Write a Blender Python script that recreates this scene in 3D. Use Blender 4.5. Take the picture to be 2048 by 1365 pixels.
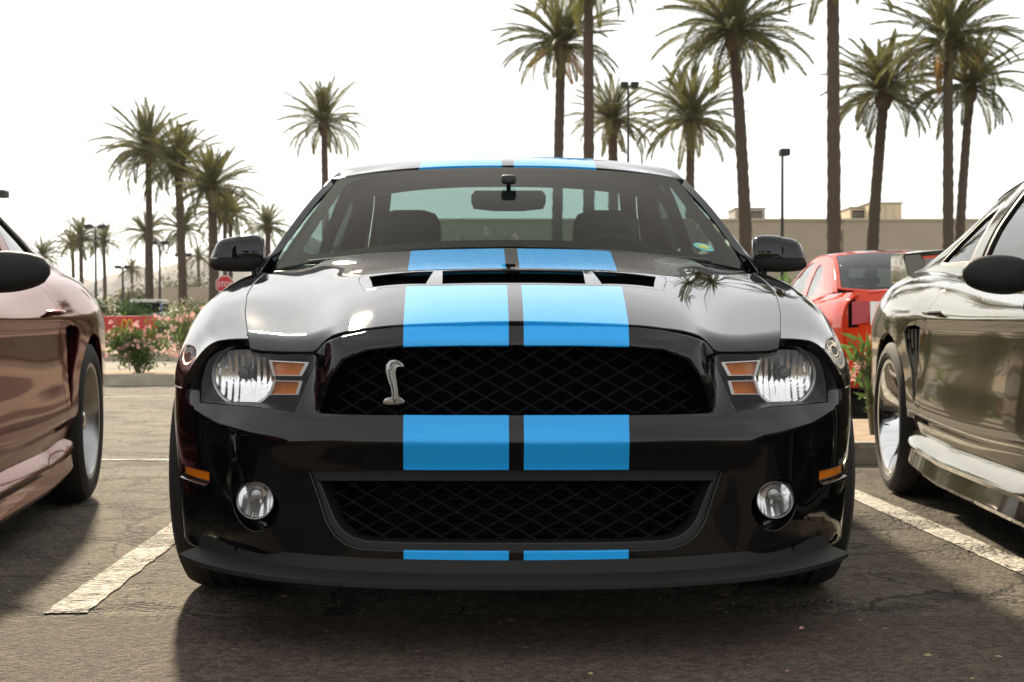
import bpy, bmesh, math, random
import numpy as np
from mathutils import Vector, Matrix
from mathutils.geometry import delaunay_2d_cdt
for o in list(bpy.data.objects): bpy.data.objects.remove(o)
scn = bpy.context.scene; COL = scn.collection
R = math.radians; rnd = random.Random(7)
# ------------------------------------------------------------------ camera, sky, sun, exposure
cam = bpy.data.objects.new('camera', bpy.data.cameras.new('camera')); COL.objects.link(cam)
cam.location = (0, 0, .73); cam.rotation_euler = (R(90-.75), 0, 0)
cam.data.sensor_width = 36; cam.data.lens = 50.8; cam.data.clip_start = .05; cam.data.clip_end = 9000
cam.data.dof.use_dof = True; cam.data.dof.focus_distance = 3.35; cam.data.dof.aperture_fstop = 10
scn.camera = cam
SUN_EL, SUN_AZ = 27, -14          # degrees above the horizon; azimuth from +Y, negative = left of the view
world = bpy.data.worlds.new('World'); scn.world = world; world.use_nodes = True
wn = world.node_tree.nodes; wl = world.node_tree.links; wn.clear()
sky = wn.new('ShaderNodeTexSky'); sky.sky_type = 'NISHITA'; sky.sun_disc = False
sky.sun_elevation = R(SUN_EL); sky.sun_rotation = R(SUN_AZ); sky.air_density = 1.0; sky.dust_density = .35; sky.ozone_density = 1.0
# thin high cloud drawn over the clear sky, the same kind all round
tc = wn.new('ShaderNodeTexCoord'); mp = wn.new('ShaderNodeMapping'); mp.inputs['Scale'].default_value = (1.2, 1.2, 4.5)
nz = wn.new('ShaderNodeTexNoise'); nz.inputs['Scale'].default_value = 1.7; nz.inputs['Detail'].default_value = 7; nz.inputs['Roughness'].default_value = .55
nz.inputs['Distortion'].default_value = .6
cr = wn.new('ShaderNodeValToRGB'); cr.color_ramp.elements[0].position = .36; cr.color_ramp.elements[0].color = (.46,.46,.46,1)
cr.color_ramp.elements[1].position = .66; cr.color_ramp.elements[1].color = (.84,.84,.84,1)
hs = wn.new('ShaderNodeHueSaturation'); hs.inputs['Saturation'].default_value = .35; hs.inputs['Value'].default_value = 1.12
mx = wn.new('ShaderNodeMixRGB'); bg = wn.new('ShaderNodeBackground'); bg.inputs['Strength'].default_value = .076
wo = wn.new('ShaderNodeOutputWorld')
wl.new(tc.outputs['Generated'], mp.inputs['Vector']); wl.new(mp.outputs['Vector'], nz.inputs['Vector']); wl.new(nz.outputs['Fac'], cr.inputs['Fac'])
wl.new(sky.outputs['Color'], hs.inputs['Color']); wl.new(hs.outputs['Color'], mx.inputs['Color1']); mx.inputs['Color2'].default_value = (5.5, 5.4, 5.15, 1)   # even veil of thin cloud
wl.new(cr.outputs['Color'], mx.inputs['Fac']); wl.new(mx.outputs['Color'], bg.inputs['Color']); wl.new(bg.outputs['Background'], wo.inputs['Surface'])
sl = bpy.data.lights.new('sun', 'SUN'); sl.energy = 2.9; sl.angle = R(2.5); sl.color = (1, .85, .63)
sun = bpy.data.objects.new('sun', sl); COL.objects.link(sun)
sd = Vector((math.sin(R(SUN_AZ))*math.cos(R(SUN_EL)), math.cos(R(SUN_AZ))*math.cos(R(SUN_EL)), math.sin(R(SUN_EL))))
sun.rotation_euler = sd.to_track_quat('Z', 'Y').to_euler()
scn.view_settings.view_transform = 'Standard'; scn.view_settings.look = 'None'; scn.view_settings.exposure = 1.58; scn.view_settings.gamma = 1
scn.view_settings.use_curve_mapping = False
# ------------------------------------------------------------------ materials
def M(name, col, rough=.5, metal=0, coat=0, spec=.5, var=0, vscale=20, bump=0, bscale=80, emit=None, trans=0, coords='Object', stretch=(1,1,1), crough=.02):
    m = bpy.data.materials.new(name); m.use_nodes = True; nt = m.node_tree; b = nt.nodes['Principled BSDF']
    c4 = (*col, 1); b.inputs['Base Color'].default_value = c4; b.inputs['Roughness'].default_value = rough; b.inputs['Metallic'].default_value = metal
    b.inputs['Coat Weight'].default_value = coat; b.inputs['Coat Roughness'].default_value = crough; b.inputs['Specular IOR Level'].default_value = spec
    b.inputs['Transmission Weight'].default_value = trans
    if var or bump:
        t = nt.nodes.new('ShaderNodeTexCoord'); p = nt.nodes.new('ShaderNodeMapping'); p.inputs['Scale'].default_value = stretch
        nt.links.new(t.outputs[coords], p.inputs['Vector'])
    if var:
        n = nt.nodes.new('ShaderNodeTexNoise'); n.inputs['Scale'].default_value = vscale; n.inputs['Detail'].default_value = 6
        h = nt.nodes.new('ShaderNodeMapRange'); h.inputs['From Min'].default_value = .25; h.inputs['From Max'].default_value = .75
        h.inputs['To Min'].default_value = 1-var; h.inputs['To Max'].default_value = 1+var
        x = nt.nodes.new('ShaderNodeVectorMath'); x.operation = 'SCALE'; x.inputs[0].default_value = col
        nt.links.new(p.outputs[0], n.inputs['Vector']); nt.links.new(n.outputs['Fac'], h.inputs['Value']); nt.links.new(h.outputs[0], x.inputs['Scale'])
        nt.links.new(x.outputs[0], b.inputs['Base Color'])
    if bump:
        n2 = nt.nodes.new('ShaderNodeTexNoise'); n2.inputs['Scale'].default_value = bscale; n2.inputs['Detail'].default_value = 4
        bu = nt.nodes.new('ShaderNodeBump'); bu.inputs['Strength'].default_value = bump; bu.inputs['Distance'].default_value = .01
        nt.links.new(p.outputs[0], n2.inputs['Vector']); nt.links.new(n2.outputs['Fac'], bu.inputs['Height']); nt.links.new(bu.outputs[0], b.inputs['Normal'])
    if emit: b.inputs['Emission Color'].default_value = (*emit[:3], 1); b.inputs['Emission Strength'].default_value = emit[3]
    return m
def mnode(nt, op, a, b=None, c=None):
    n = nt.nodes.new('ShaderNodeMath'); n.operation = op
    for i, v in enumerate((a, b, c)):
        if v is None: continue
        if isinstance(v, (int, float)): n.inputs[i].default_value = v
        else: nt.links.new(v, n.inputs[i])
    return n.outputs[0]
def glass(name, tint, rough=0, ior=1.5, spec=(1,1,1)):
    m = bpy.data.materials.new(name); m.use_nodes = True; nt = m.node_tree; nt.nodes.clear()
    o = nt.nodes.new('ShaderNodeOutputMaterial'); mix = nt.nodes.new('ShaderNodeMixShader'); tr = nt.nodes.new('ShaderNodeBsdfTransparent'); g = nt.nodes.new('ShaderNodeBsdfGlossy')
    f = nt.nodes.new('ShaderNodeFresnel'); f.inputs['IOR'].default_value = ior; tr.inputs['Color'].default_value = (*tint, 1); g.inputs['Roughness'].default_value = rough
    g.inputs['Color'].default_value = (*spec, 1)
    ge = nt.nodes.new('ShaderNodeNewGeometry'); nt.links.new(mnode(nt, 'MULTIPLY_ADD', ge.outputs['Backfacing'], 1/ior-ior, ior), f.inputs['IOR'])
    nt.links.new(f.outputs[0], mix.inputs[0]); nt.links.new(tr.outputs[0], mix.inputs[1]); nt.links.new(g.outputs[0], mix.inputs[2]); nt.links.new(mix.outputs[0], o.inputs[0])
    return m
def stripe_paint(name, base, stripe, metal=0):
    """body paint with two racing stripes that widen towards the tail (car space)"""
    m = M(name, base, rough=.5, coat=1, spec=0, metal=metal); nt = m.node_tree; b = nt.nodes['Principled BSDF']
    t = nt.nodes.new('ShaderNodeTexCoord'); s = nt.nodes.new('ShaderNodeSeparateXYZ'); nt.links.new(t.outputs['Object'], s.inputs[0])
    ax = mnode(nt, 'ABSOLUTE', s.outputs['X']); yy = mnode(nt, 'MAXIMUM', s.outputs['Y'], 0.0)
    outer = mnode(nt, 'MULTIPLY_ADD', yy, .045, .2435); outer = mnode(nt, 'MINIMUM', outer, .32)
    inner = mnode(nt, 'MULTIPLY_ADD', yy, .0025, .0162)
    f = mnode(nt, 'MULTIPLY', mnode(nt, 'LESS_THAN', ax, outer), mnode(nt, 'GREATER_THAN', ax, inner))
    x = nt.nodes.new('ShaderNodeMixRGB'); x.inputs['Color1'].default_value = (*base, 1); x.inputs['Color2'].default_value = (*stripe, 1)
    nt.links.new(f, x.inputs['Fac']); nt.links.new(x.outputs[0], b.inputs['Base Color']); return m
MT = dict(
 blackpaint=M('black_paint', (.003,.003,.0033), .5, coat=1, spec=0), stripepaint=stripe_paint('black_paint_blue_stripes', (.003,.003,.0033), (.015,.40,.93)),
 gap=M('black_void', (.003,.003,.003), .9, spec=.1), plastic=M('black_plastic', (.012,.012,.012), .45, bump=.05, bscale=600), satin=M('satin_black_plastic', (.015,.0145,.014), .62, spec=.3, bump=.04, bscale=900),
 mesh=M('grille_plastic', (.003,.003,.003), .6, spec=.15), rubber=M('tyre_rubber', (.018,.017,.016), .75, var=.2, vscale=30), chrome=M('chrome', (.78,.78,.78), .06, metal=1), brush=M('machined_alloy', (.62,.61,.58), .22, metal=1),
 alloy=M('silver_alloy', (.42,.42,.42), .3, metal=1), blackalloy=M('black_alloy', (.02,.02,.02), .25, coat=.6), lampchrome=M('lamp_reflector', (.9,.9,.9), .14, metal=1),
 amber=M('amber_lens', (.85,.22,.008), .15, coat=1, spec=.6), amberdark=M('dark_amber_lens', (.62,.19,.025), .2, coat=.6), red=M('red_lens', (.40,.004,.008), .2, coat=.4), white=M('white_lens', (.8,.8,.8), .15, coat=1), lens=glass('clear_lens', (.97,.97,.97), ior=1.3), fogl=glass('fog_lens', (.9,.9,.9), ior=1.45),
 shield=glass('windscreen_glass', (.43,.53,.51), ior=1.13, spec=(.75,.70,.64)), rearglass=glass('tinted_glass', (.42,.56,.54), ior=1.4), darkglass=glass('dark_glass', (.10,.13,.12), ior=1.5), frit=M('glass_frit', (.004,.004,.0045), .8, spec=.05), lampblack=M('gloss_black_lens', (.006,.006,.007), .12, coat=1),
 leather=M('black_leather', (.014,.013,.012), .5, bump=.15, bscale=300), trim=M('dark_trim', (.02,.02,.02), .6), headlining=M('grey_headlining', (.06,.058,.055), .9), steel=M('dark_steel', (.1,.1,.1), .5, metal=1),
 maroon=M('maroon_metallic_paint', (.11,.013,.016), .12, metal=.75, coat=.42), grey=M('bronze_grey_metallic_paint', (.11,.10,.075), .09, metal=.8, coat=.8), orange=M('red_orange_paint', (.66,.05,.012), .5, coat=1, spec=0),
)
MT['maroon'].node_tree.nodes['Principled BSDF'].inputs['Specular Tint'].default_value = (.56,.34,.30,1); MT['grey'].node_tree.nodes['Principled BSDF'].inputs['Specular Tint'].default_value = (.90,.87,.76,1)
MT['trimsilver'] = M('silver_trim', (.80,.79,.76), .35, metal=.7)
# ------------------------------------------------------------------ mesh helpers
def tag(o, label, cat=None, group=None, kind=None):
    if label: o['label'] = label
    if cat: o['category'] = cat
    if group: o['group'] = group
    if kind: o['kind'] = kind
    return o
def link(name, me, mat, parent):
    o = bpy.data.objects.new(name, me); COL.objects.link(o)
    if mat and not me.materials: me.materials.append(mat)
    if parent: o.parent = parent
    return o
def obj(name, V, Fc, mat, parent=None, smooth=True, ang=None):
    me = bpy.data.meshes.new(name); me.from_pydata([tuple(v) for v in V], [], Fc)
    if smooth: me.shade_smooth()
    if ang is not None: me.set_sharp_from_angle(angle=R(ang))
    me.update(); return link(name, me, mat, parent)
def bobj(name, bm, mat, parent=None, ang=35, recalc=True):
    if recalc: bmesh.ops.recalc_face_normals(bm, faces=bm.faces[:])
    me = bpy.data.meshes.new(name); bm.to_mesh(me); bm.free(); me.shade_smooth(); me.set_sharp_from_angle(angle=R(ang)); return link(name, me, mat, parent)
def empty(name, loc=(0,0,0), rz=0):
    o = bpy.data.objects.new(name, None); COL.objects.link(o); o.location = loc; o.rotation_euler = (0,0,rz); o.empty_display_size = .1; return o
def structure(o, label=None): o['kind'] = 'structure'; return o
def addbox(bm, lo, hi, bev=0, seg=2):
    r = bmesh.ops.create_cube(bm, size=1); v = r['verts']
    for q in v: q.co = Vector([lo[i]+(hi[i]-lo[i])*(q.co[i]+.5) for i in range(3)])
    if bev:
        e = list({e for q in v for e in q.link_edges}); bmesh.ops.bevel(bm, geom=e, offset=bev, segments=seg, profile=.5, affect='EDGES')
def box(name, lo, hi, mat, parent=None, bev=0, seg=2):
    bm = bmesh.new(); addbox(bm, lo, hi, bev, seg); return bobj(name, bm, mat, parent)
def addprism(bm, poly, y0, y1, bev=0, f=None):
    """polygon in (x, z) extruded from y0 to y1; f maps (x,y,z) to a point"""
    f = f or (lambda x, y, z: (x, y, z))
    a = [bm.verts.new(f(x, y0, z)) for x, z in poly]; b = [bm.verts.new(f(x, y1, z)) for x, z in poly]; n = len(poly)
    fs = [bm.faces.new(a), bm.faces.new(b[::-1])]
    for i in range(n): fs.append(bm.faces.new((a[i], b[i], b[(i+1) % n], a[(i+1) % n])))
    if bev: bmesh.ops.bevel(bm, geom=list({e for e in fs[0].edges}), offset=bev, segments=2, profile=.5, affect='EDGES')
def prism(name, poly, y0, y1, mat, parent=None, bev=0, f=None):
    bm = bmesh.new(); addprism(bm, poly, y0, y1, bev, f); return bobj(name, bm, mat, parent)
def addtube(bm, path, rad, n=10, sq=None, cap=True, up=Vector((0,0,1))):
    """tube along path; rad is a number, a list, or a list of (ra, rb)"""
    path = [Vector(p) for p in path]; rings = []
    for i, p in enumerate(path):
        d = (path[min(i+1, len(path)-1)]-path[max(i-1, 0)]).normalized()
        u = up if abs(d.dot(up)) < .95 else Vector((0,1,0))
        a = d.cross(u).normalized(); b = a.cross(d).normalized()
        r = rad[i] if isinstance(rad, (list, tuple)) else rad
        ra, rb = r if isinstance(r, (list, tuple)) else (r, r)
        rg = []
        for k in range(n):
            t = 2*math.pi*(k+.5)/n; c, s = math.cos(t), math.sin(t)
            if sq: c = math.copysign(abs(c)**sq, c); s = math.copysign(abs(s)**sq, s)
            rg.append(bm.verts.new(p+a*(ra*c)+b*(rb*s)))
        rings.append(rg)
    for A, B in zip(rings, rings[1:]):
        for k in range(n): bm.faces.new((A[k], A[(k+1) % n], B[(k+1) % n], B[k]))
    if cap: bm.faces.new(rings[0][::-1]); bm.faces.new(rings[-1])
def tube(name, path, rad, mat, parent=None, n=10, sq=None, ang=40):
    bm = bmesh.new(); addtube(bm, path, rad, n, sq); return bobj(name, bm, mat, parent, ang)
def addlathe(bm, prof, n=40, axis='x', c=(0,0,0), fr=None):
    """prof: (radius, along axis)"""
    c = Vector(c); rings = []
    for r, a in prof:
        rg = []
        for k in range(n):
            t = 2*math.pi*k/n; u, v = r*math.cos(t), r*math.sin(t)
            p = {'x': (a, u, v), 'y': (u, a, v), 'z': (u, v, a)}[axis]
            rg.append(bm.verts.new(c+Vector(p)))
        rings.append(rg)
    for A, B in zip(rings, rings[1:]):
        for k in range(n): bm.faces.new((A[k], A[(k+1) % n], B[(k+1) % n], B[k]))
    return rings
def lathe(name, prof, mat, parent=None, n=40, axis='x', c=(0,0,0), ang=35, cap=False):
    bm = bmesh.new(); rg = addlathe(bm, prof, n, axis, c)
    if cap: bm.faces.new(rg[0]); bm.faces.new(rg[-1][::-1])
    return bobj(name, bm, mat, parent, ang)
def resample(loop, step):
    out = []; n = len(loop)
    for i in range(n):
        a = np.array(loop[i], float); b = np.array(loop[(i+1) % n], float); k = max(1, int(math.ceil(np.linalg.norm(b-a)/step)))
        for j in range(k): out.append(tuple(a+(b-a)*j/k))
    return out
def inside(px, py, loop):
    c = np.zeros(len(px), bool); L = np.array(loop); j = len(L)-1
    for i in range(len(L)):
        yi, yj = L[i, 1], L[j, 1]
        if yi != yj:
            c ^= ((yi > py) != (yj > py)) & (px < (L[j, 0]-L[i, 0])*(py-yi)/(yj-yi)+L[i, 0])
        j = i
    return c
def panel(name, S, outline, holes=(), step=.02, mat=None, parent=None, lip=.012, r=.002, hole_lip=None, shift=0, flipx=False, lines=()):
    """a sheet-metal or glass panel cut from the surface S, its edges rolled inwards"""
    loops = [resample(outline, step)]+[resample(h, min(step, .012)) for h in holes]
    pts = []; edges = []
    for L in loops:
        b = len(pts); pts += L; edges += [(b+i, b+(i+1) % len(L)) for i in range(len(L))]
    for L in lines:
        b = len(pts); L = resample(list(L)+list(L[-2:0:-1]), step)[:int(math.ceil(len(L)))] if False else L; pts += list(L); edges += [(b+i, b+i+1) for i in range(len(L)-1)]
    A = np.array(pts); lo = A.min(0); hi = A.max(0)
    gx = np.arange(lo[0]+step*.37, hi[0], step); gy = np.arange(lo[1]+step*.41, hi[1], step*.87)
    G = np.array([(x+(step/2 if j % 2 else 0), y) for j, y in enumerate(gy) for x in gx])
    if len(G):
        k = inside(G[:, 0], G[:, 1], loops[0])
        for L in loops[1:]: k &= ~inside(G[:, 0], G[:, 1], L)
        G = G[k]; d = np.full(len(G), 9.)
        for i in range(0, len(A), 200): 
            if len(G): d = np.minimum(d, np.sqrt(((G[:, None]-A[None, i:i+200])**2).sum(2)).min(1))
        G = G[d > step*.55]
    allp = [Vector((float(p[0]), float(p[1]))) for p in pts]+[Vector((float(p[0]), float(p[1]))) for p in G]
    vo, eo, fo, *_ = delaunay_2d_cdt(allp, edges, [], 0, 1e-7)
    V = np.array([(v.x, v.y) for v in vo]); T = np.array([f for f in fo if len(f) == 3]); c = V[T].mean(1)
    k = inside(c[:, 0], c[:, 1], loops[0])
    for L in loops[1:]: k &= ~inside(c[:, 0], c[:, 1], L)
    T = T[k]; P, N = S(V[:, 0], V[:, 1]); P = P+N*shift
    nn = np.cross(P[T[:, 1]]-P[T[:, 0]], P[T[:, 2]]-P[T[:, 0]])
    if (nn*N[T[:, 0]]).sum() < 0: T = T[:, ::-1]
    use = {}
    for a, b, c_ in T:
        for e in ((a, b), (b, c_), (c_, a)): use[e] = 1
    nxt = {a: b for (a, b) in use if (b, a) not in use}; prv = {b: a for a, b in nxt.items()}
    hv = set()
    if hole_lip is not None:
        oa = np.array(loops[0])
        for v in nxt:
            if np.sqrt(((oa-V[v])**2).sum(1)).min() > 1e-5: hv.add(v)
    verts = [tuple(p) for p in P]; nor = [tuple(n) for n in N]; faces = [tuple(int(i) for i in t) for t in T]; ring = {}
    for v, b in nxt.items():
        a = prv.get(v, v); t = P[b]-P[a]; t /= max(np.linalg.norm(t), 1e-9); o = np.cross(t, N[v]); o /= max(np.linalg.norm(o), 1e-9)
        L = hole_lip if v in hv else lip
        q = [P[v]+o*r*.7-N[v]*r*.3, P[v]+o*r-N[v]*r, P[v]+o*r-N[v]*(r+L)]; m = [(N[v]+o)*.7, o, o]
        ring[v] = [v]+list(range(len(verts), len(verts)+3)); verts += [tuple(x) for x in q]; nor += [tuple(x/np.linalg.norm(x)) for x in m]
    for a, b in nxt.items():
        for k in range(3):
            if b in ring: faces.append((ring[b][k], ring[a][k], ring[a][k+1], ring[b][k+1]))
    faces = [tuple(int(i) for i in f) for f in faces]
    if flipx: verts = [(-x, y, z) for x, y, z in verts]; nor = [(-x, y, z) for x, y, z in nor]; faces = [f[::-1] for f in faces]
    me = bpy.data.meshes.new(name); me.from_pydata(verts, [], faces); me.shade_smooth(); me.normals_split_custom_set_from_vertices(nor); me.update()
    return link(name, me, mat, parent)
def skin(rows, su=0, sv=0, nu=60, nv=60, flip=False):
    """smooth surface through rows of 3-D points; parameters run 0..1"""
    rows = np.array(rows, float); n, m = rows.shape[:2]
    A = pchip(np.linspace(0, 1, n), rows, np.linspace(0, 1, nu)); B = np.moveaxis(pchip(np.linspace(0, 1, m), np.moveaxis(A, 1, 0), np.linspace(0, 1, nv)), 0, 1)
    return Surf(np.linspace(0, 1, nu), np.linspace(0, 1, nv), gsm(gsm(B, su, 0), sv, 1), flip)
def sheet(name, rows, mat, parent=None, su=0, sv=0, nu=40, nv=40, flip=False, thick=0):
    S = skin(rows, su, sv, nu, nv, flip); P = S.P.reshape(-1, 3); Fc = []
    for i in range(nu-1):
        for j in range(nv-1):
            q = (i*nv+j, (i+1)*nv+j, (i+1)*nv+j+1, i*nv+j+1); Fc.append(q[::-1] if flip else q)
    me = bpy.data.meshes.new(name); me.from_pydata([tuple(p) for p in P], [], Fc); me.shade_smooth(); me.normals_split_custom_set_from_vertices([tuple(x) for x in S.N.reshape(-1, 3)]); me.update()
    return link(name, me, mat, parent)
def copy_tree(o, parent=None, swap=None, skip=()):
    c = o.copy(); COL.objects.link(c); c.parent = parent
    if swap and o.type == 'MESH' and o.data.materials and o.data.materials[0] in swap:
        c.material_slots[0].link = 'OBJECT'; c.material_slots[0].material = swap[o.data.materials[0]]
    for ch in list(o.children):
        if ch.name.split('.')[0] not in skip: copy_tree(ch, c, swap, skip)
    return c
def copy_part(o, parent, loc=None, rot=None, scale=None):
    c = o.copy(); COL.objects.link(c); c.parent = parent
    if loc is not None: c.location = loc
    if rot is not None: c.rotation_euler = rot
    if scale is not None: c.scale = scale
    for ch in list(o.children): copy_part(ch, c)
    return c
def text(name, s, size, mat, parent, mtx, ext=.0006):
    cu = bpy.data.curves.new(name, 'FONT'); cu.body = s; cu.size = size; cu.extrude = ext; cu.align_x = 'CENTER'; cu.align_y = 'CENTER'; cu.resolution_u = 3
    o = bpy.data.objects.new(name, cu); COL.objects.link(o); dg = bpy.context.evaluated_depsgraph_get(); me = bpy.data.meshes.new_from_object(o.evaluated_get(dg)); bpy.data.objects.remove(o)
    me.transform(mtx); return link(name, me, mat, parent)

def pchip(xs, ys, x):
    xs = np.asarray(xs, float); ys = np.asarray(ys, float); x = np.asarray(x, float)
    h = np.diff(xs); hh = h.reshape((-1,) + (1,)*(ys.ndim-1)); d = np.diff(ys, axis=0)/hh
    n = len(xs); m = np.zeros_like(ys)
    if n > 2:
        a, b = d[:-1], d[1:]; w1 = 2*hh[1:]+hh[:-1]; w2 = hh[1:]+2*hh[:-1]
        with np.errstate(divide='ignore', invalid='ignore'):
            hm = (w1+w2)/(w1/np.where(a == 0, 1e-12, a)+w2/np.where(b == 0, 1e-12, b))
        m[1:-1] = np.where(a*b > 0, hm, 0)
    m[0] = d[0]; m[-1] = d[-1]
    i = np.clip(np.searchsorted(xs, x)-1, 0, n-2)
    sh = (-1,) + (1,)*(ys.ndim-1); H = h[i].reshape(sh); t = ((x-xs[i])/h[i]).reshape(sh)
    return (2*t**3-3*t**2+1)*ys[i]+(t**3-2*t**2+t)*H*m[i]+(-2*t**3+3*t**2)*ys[i+1]+(t**3-t**2)*H*m[i+1]
def gsm(A, sig, ax):
    if sig <= 0: return A
    A = np.moveaxis(A, ax, 0); k = int(3*sig+1); k = min(k, len(A)-1)
    w = np.exp(-0.5*(np.arange(-k, k+1)/sig)**2); w /= w.sum()
    pad = np.concatenate([2*A[:1]-A[k:0:-1], A, 2*A[-1:]-A[-2:-k-2:-1]]); out = np.zeros_like(A)
    for j in range(2*k+1): out += w[j]*pad[j:j+len(A)]
    return np.moveaxis(out, 0, ax)
class Surf:
    """tabulated surface: u rows, v columns -> points and unit normals"""
    def __init__(s, us, vs, P, flip=False):
        s.us, s.vs, s.P = us, vs, P
        du = np.gradient(P, us, axis=0); dv = np.gradient(P, vs, axis=1)
        n = np.cross(du, dv); n /= np.maximum(np.linalg.norm(n, axis=2, keepdims=True), 1e-9)
        s.N = -n if flip else n
    def __call__(s, u, v):
        u = np.asarray(u, float); v = np.asarray(v, float)
        a = np.clip((u-s.us[0])/(s.us[1]-s.us[0]), 0, len(s.us)-1.0001); b = np.clip((v-s.vs[0])/(s.vs[1]-s.vs[0]), 0, len(s.vs)-1.0001)
        i = a.astype(int); j = b.astype(int); f = (a-i)[:, None]; g = (b-j)[:, None]
        def L(T): return (T[i, j]*(1-f)+T[i+1, j]*f)*(1-g)+(T[i, j+1]*(1-f)+T[i+1, j+1]*f)*g
        n = L(s.N); return L(s.P), n/np.maximum(np.linalg.norm(n, axis=1, keepdims=True), 1e-9)
    def inv(s, u, c, val, lo, hi):
        """v where component c equals val on row u, searched in lo..hi"""
        vv = np.linspace(lo, hi, 400); p = s(np.full(400, u), vv)[0][:, c]-val
        k = np.where(p[:-1]*p[1:] <= 0)[0]
        if len(k) == 0: return vv[np.argmin(abs(p))]
        k = k[0]; return vv[k]+(vv[k+1]-vv[k])*p[k]/(p[k]-p[k+1]+1e-12)
def loft(ys, rows, mirror=True, su=.02, sv=.012, flip=False, knots=None):
    rows = np.array(rows, float)
    arc = np.concatenate([[0], np.cumsum(np.mean(np.linalg.norm(np.diff(rows, axis=1), axis=2), axis=0))]) if knots is None else np.array(knots, float)
    if mirror:
        neg = rows[:, :0:-1]*np.array([-1, 1]); rows = np.concatenate([neg, rows], axis=1); arc = np.concatenate([-arc[:0:-1], arc])
    du = .008; dv = .005
    us = np.arange(ys[0], ys[-1]+du/2, du); vs = np.arange(arc[0], arc[-1]+dv/2, dv)
    A = pchip(ys, rows, us)
    B = np.moveaxis(pchip(arc, np.moveaxis(A, 1, 0), vs), 0, 1)
    B = gsm(gsm(B, su/du, 0), sv/dv, 1)
    P = np.stack([B[..., 0], np.repeat(us[:, None], len(vs), 1), B[..., 1]], axis=2)
    S = Surf(us, vs, P, flip); S.arc = arc; return S
# ---- striped car: upper loft (hood + fender), car space: x right, y away from the nose, z up
UY = [-.02,.05,.2,.35,.55,.75,.92,1.1,1.3,1.6]
UR = [
 [(0,.708),(.2,.70),(.36,.685),(.45,.65),(.60,.635),(.67,.62),(.71,.57),(.735,.52),(.74,.40)],
 [(0,.733),(.2,.726),(.37,.70),(.455,.665),(.61,.648),(.68,.635),(.725,.585),(.75,.53),(.755,.40)],
 [(0,.776),(.2,.77),(.385,.739),(.465,.697),(.63,.676),(.70,.66),(.745,.61),(.772,.55),(.78,.40)],
 [(0,.811),(.2,.806),(.40,.772),(.485,.727),(.65,.708),(.715,.69),(.764,.635),(.792,.57),(.802,.40)],
 [(0,.850),(.2,.845),(.425,.809),(.515,.766),(.686,.754),(.755,.738),(.82,.68),(.855,.60),(.862,.42)],
 [(0,.882),(.2,.878),(.46,.842),(.55,.803),(.71,.797),(.783,.783),(.852,.72),(.886,.63),(.889,.42)],
 [(0,.906),(.2,.903),(.485,.867),(.58,.833),(.728,.824),(.808,.808),(.876,.745),(.908,.65),(.910,.45)],
 [(0,.931),(.2,.928),(.515,.895),(.605,.862),(.74,.852),(.813,.838),(.882,.77),(.912,.68),(.914,.45)],
 [(0,.958),(.2,.955),(.545,.922),(.63,.892),(.755,.876),(.82,.862),(.892,.79),(.922,.70),(.925,.45)],
 [(0,.99),(.2,.987),(.56,.95),(.65,.915),(.775,.90),(.83,.888),(.892,.81),(.917,.70),(.92,.45)]]
U = loft(UY, UR, su=.045, sv=.016, flip=True)
# ---- fascia: plan curve swept over height
PL = np.array([(0,0),(.15,.004),(.3,.02),(.42,.042),(.5,.068),(.6,.128),(.7,.222),(.76,.292),(.80,.36),(.83,.452),(.85,.53),(.862,.60),(.866,.64)])
PL = np.concatenate([PL[:0:-1]*np.array([-1,1]), PL])
pt = np.concatenate([[0], np.cumsum(np.linalg.norm(np.diff(PL, axis=0), axis=1))]); pt -= pt[-1]/2
ts = np.arange(pt[0], pt[-1]+.002, .004); plan = gsm(pchip(pt, PL, ts), 5, 0)
tn = np.gradient(plan, ts, axis=0); pn = np.stack([-tn[:, 1], tn[:, 0]], 1); pn /= np.linalg.norm(pn, axis=1, keepdims=True)
zs = np.arange(.14, .78, .002)
def t_of_x(x): return np.interp(x, plan[:, 0], ts)
GRILLE = [(0,.681),(.12,.681),(.245,.678),(.32,.670),(.374,.650),(.408,.607),(.432,.545),(.437,.532),(.425,.527),(.30,.526),(0,.526)]
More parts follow.
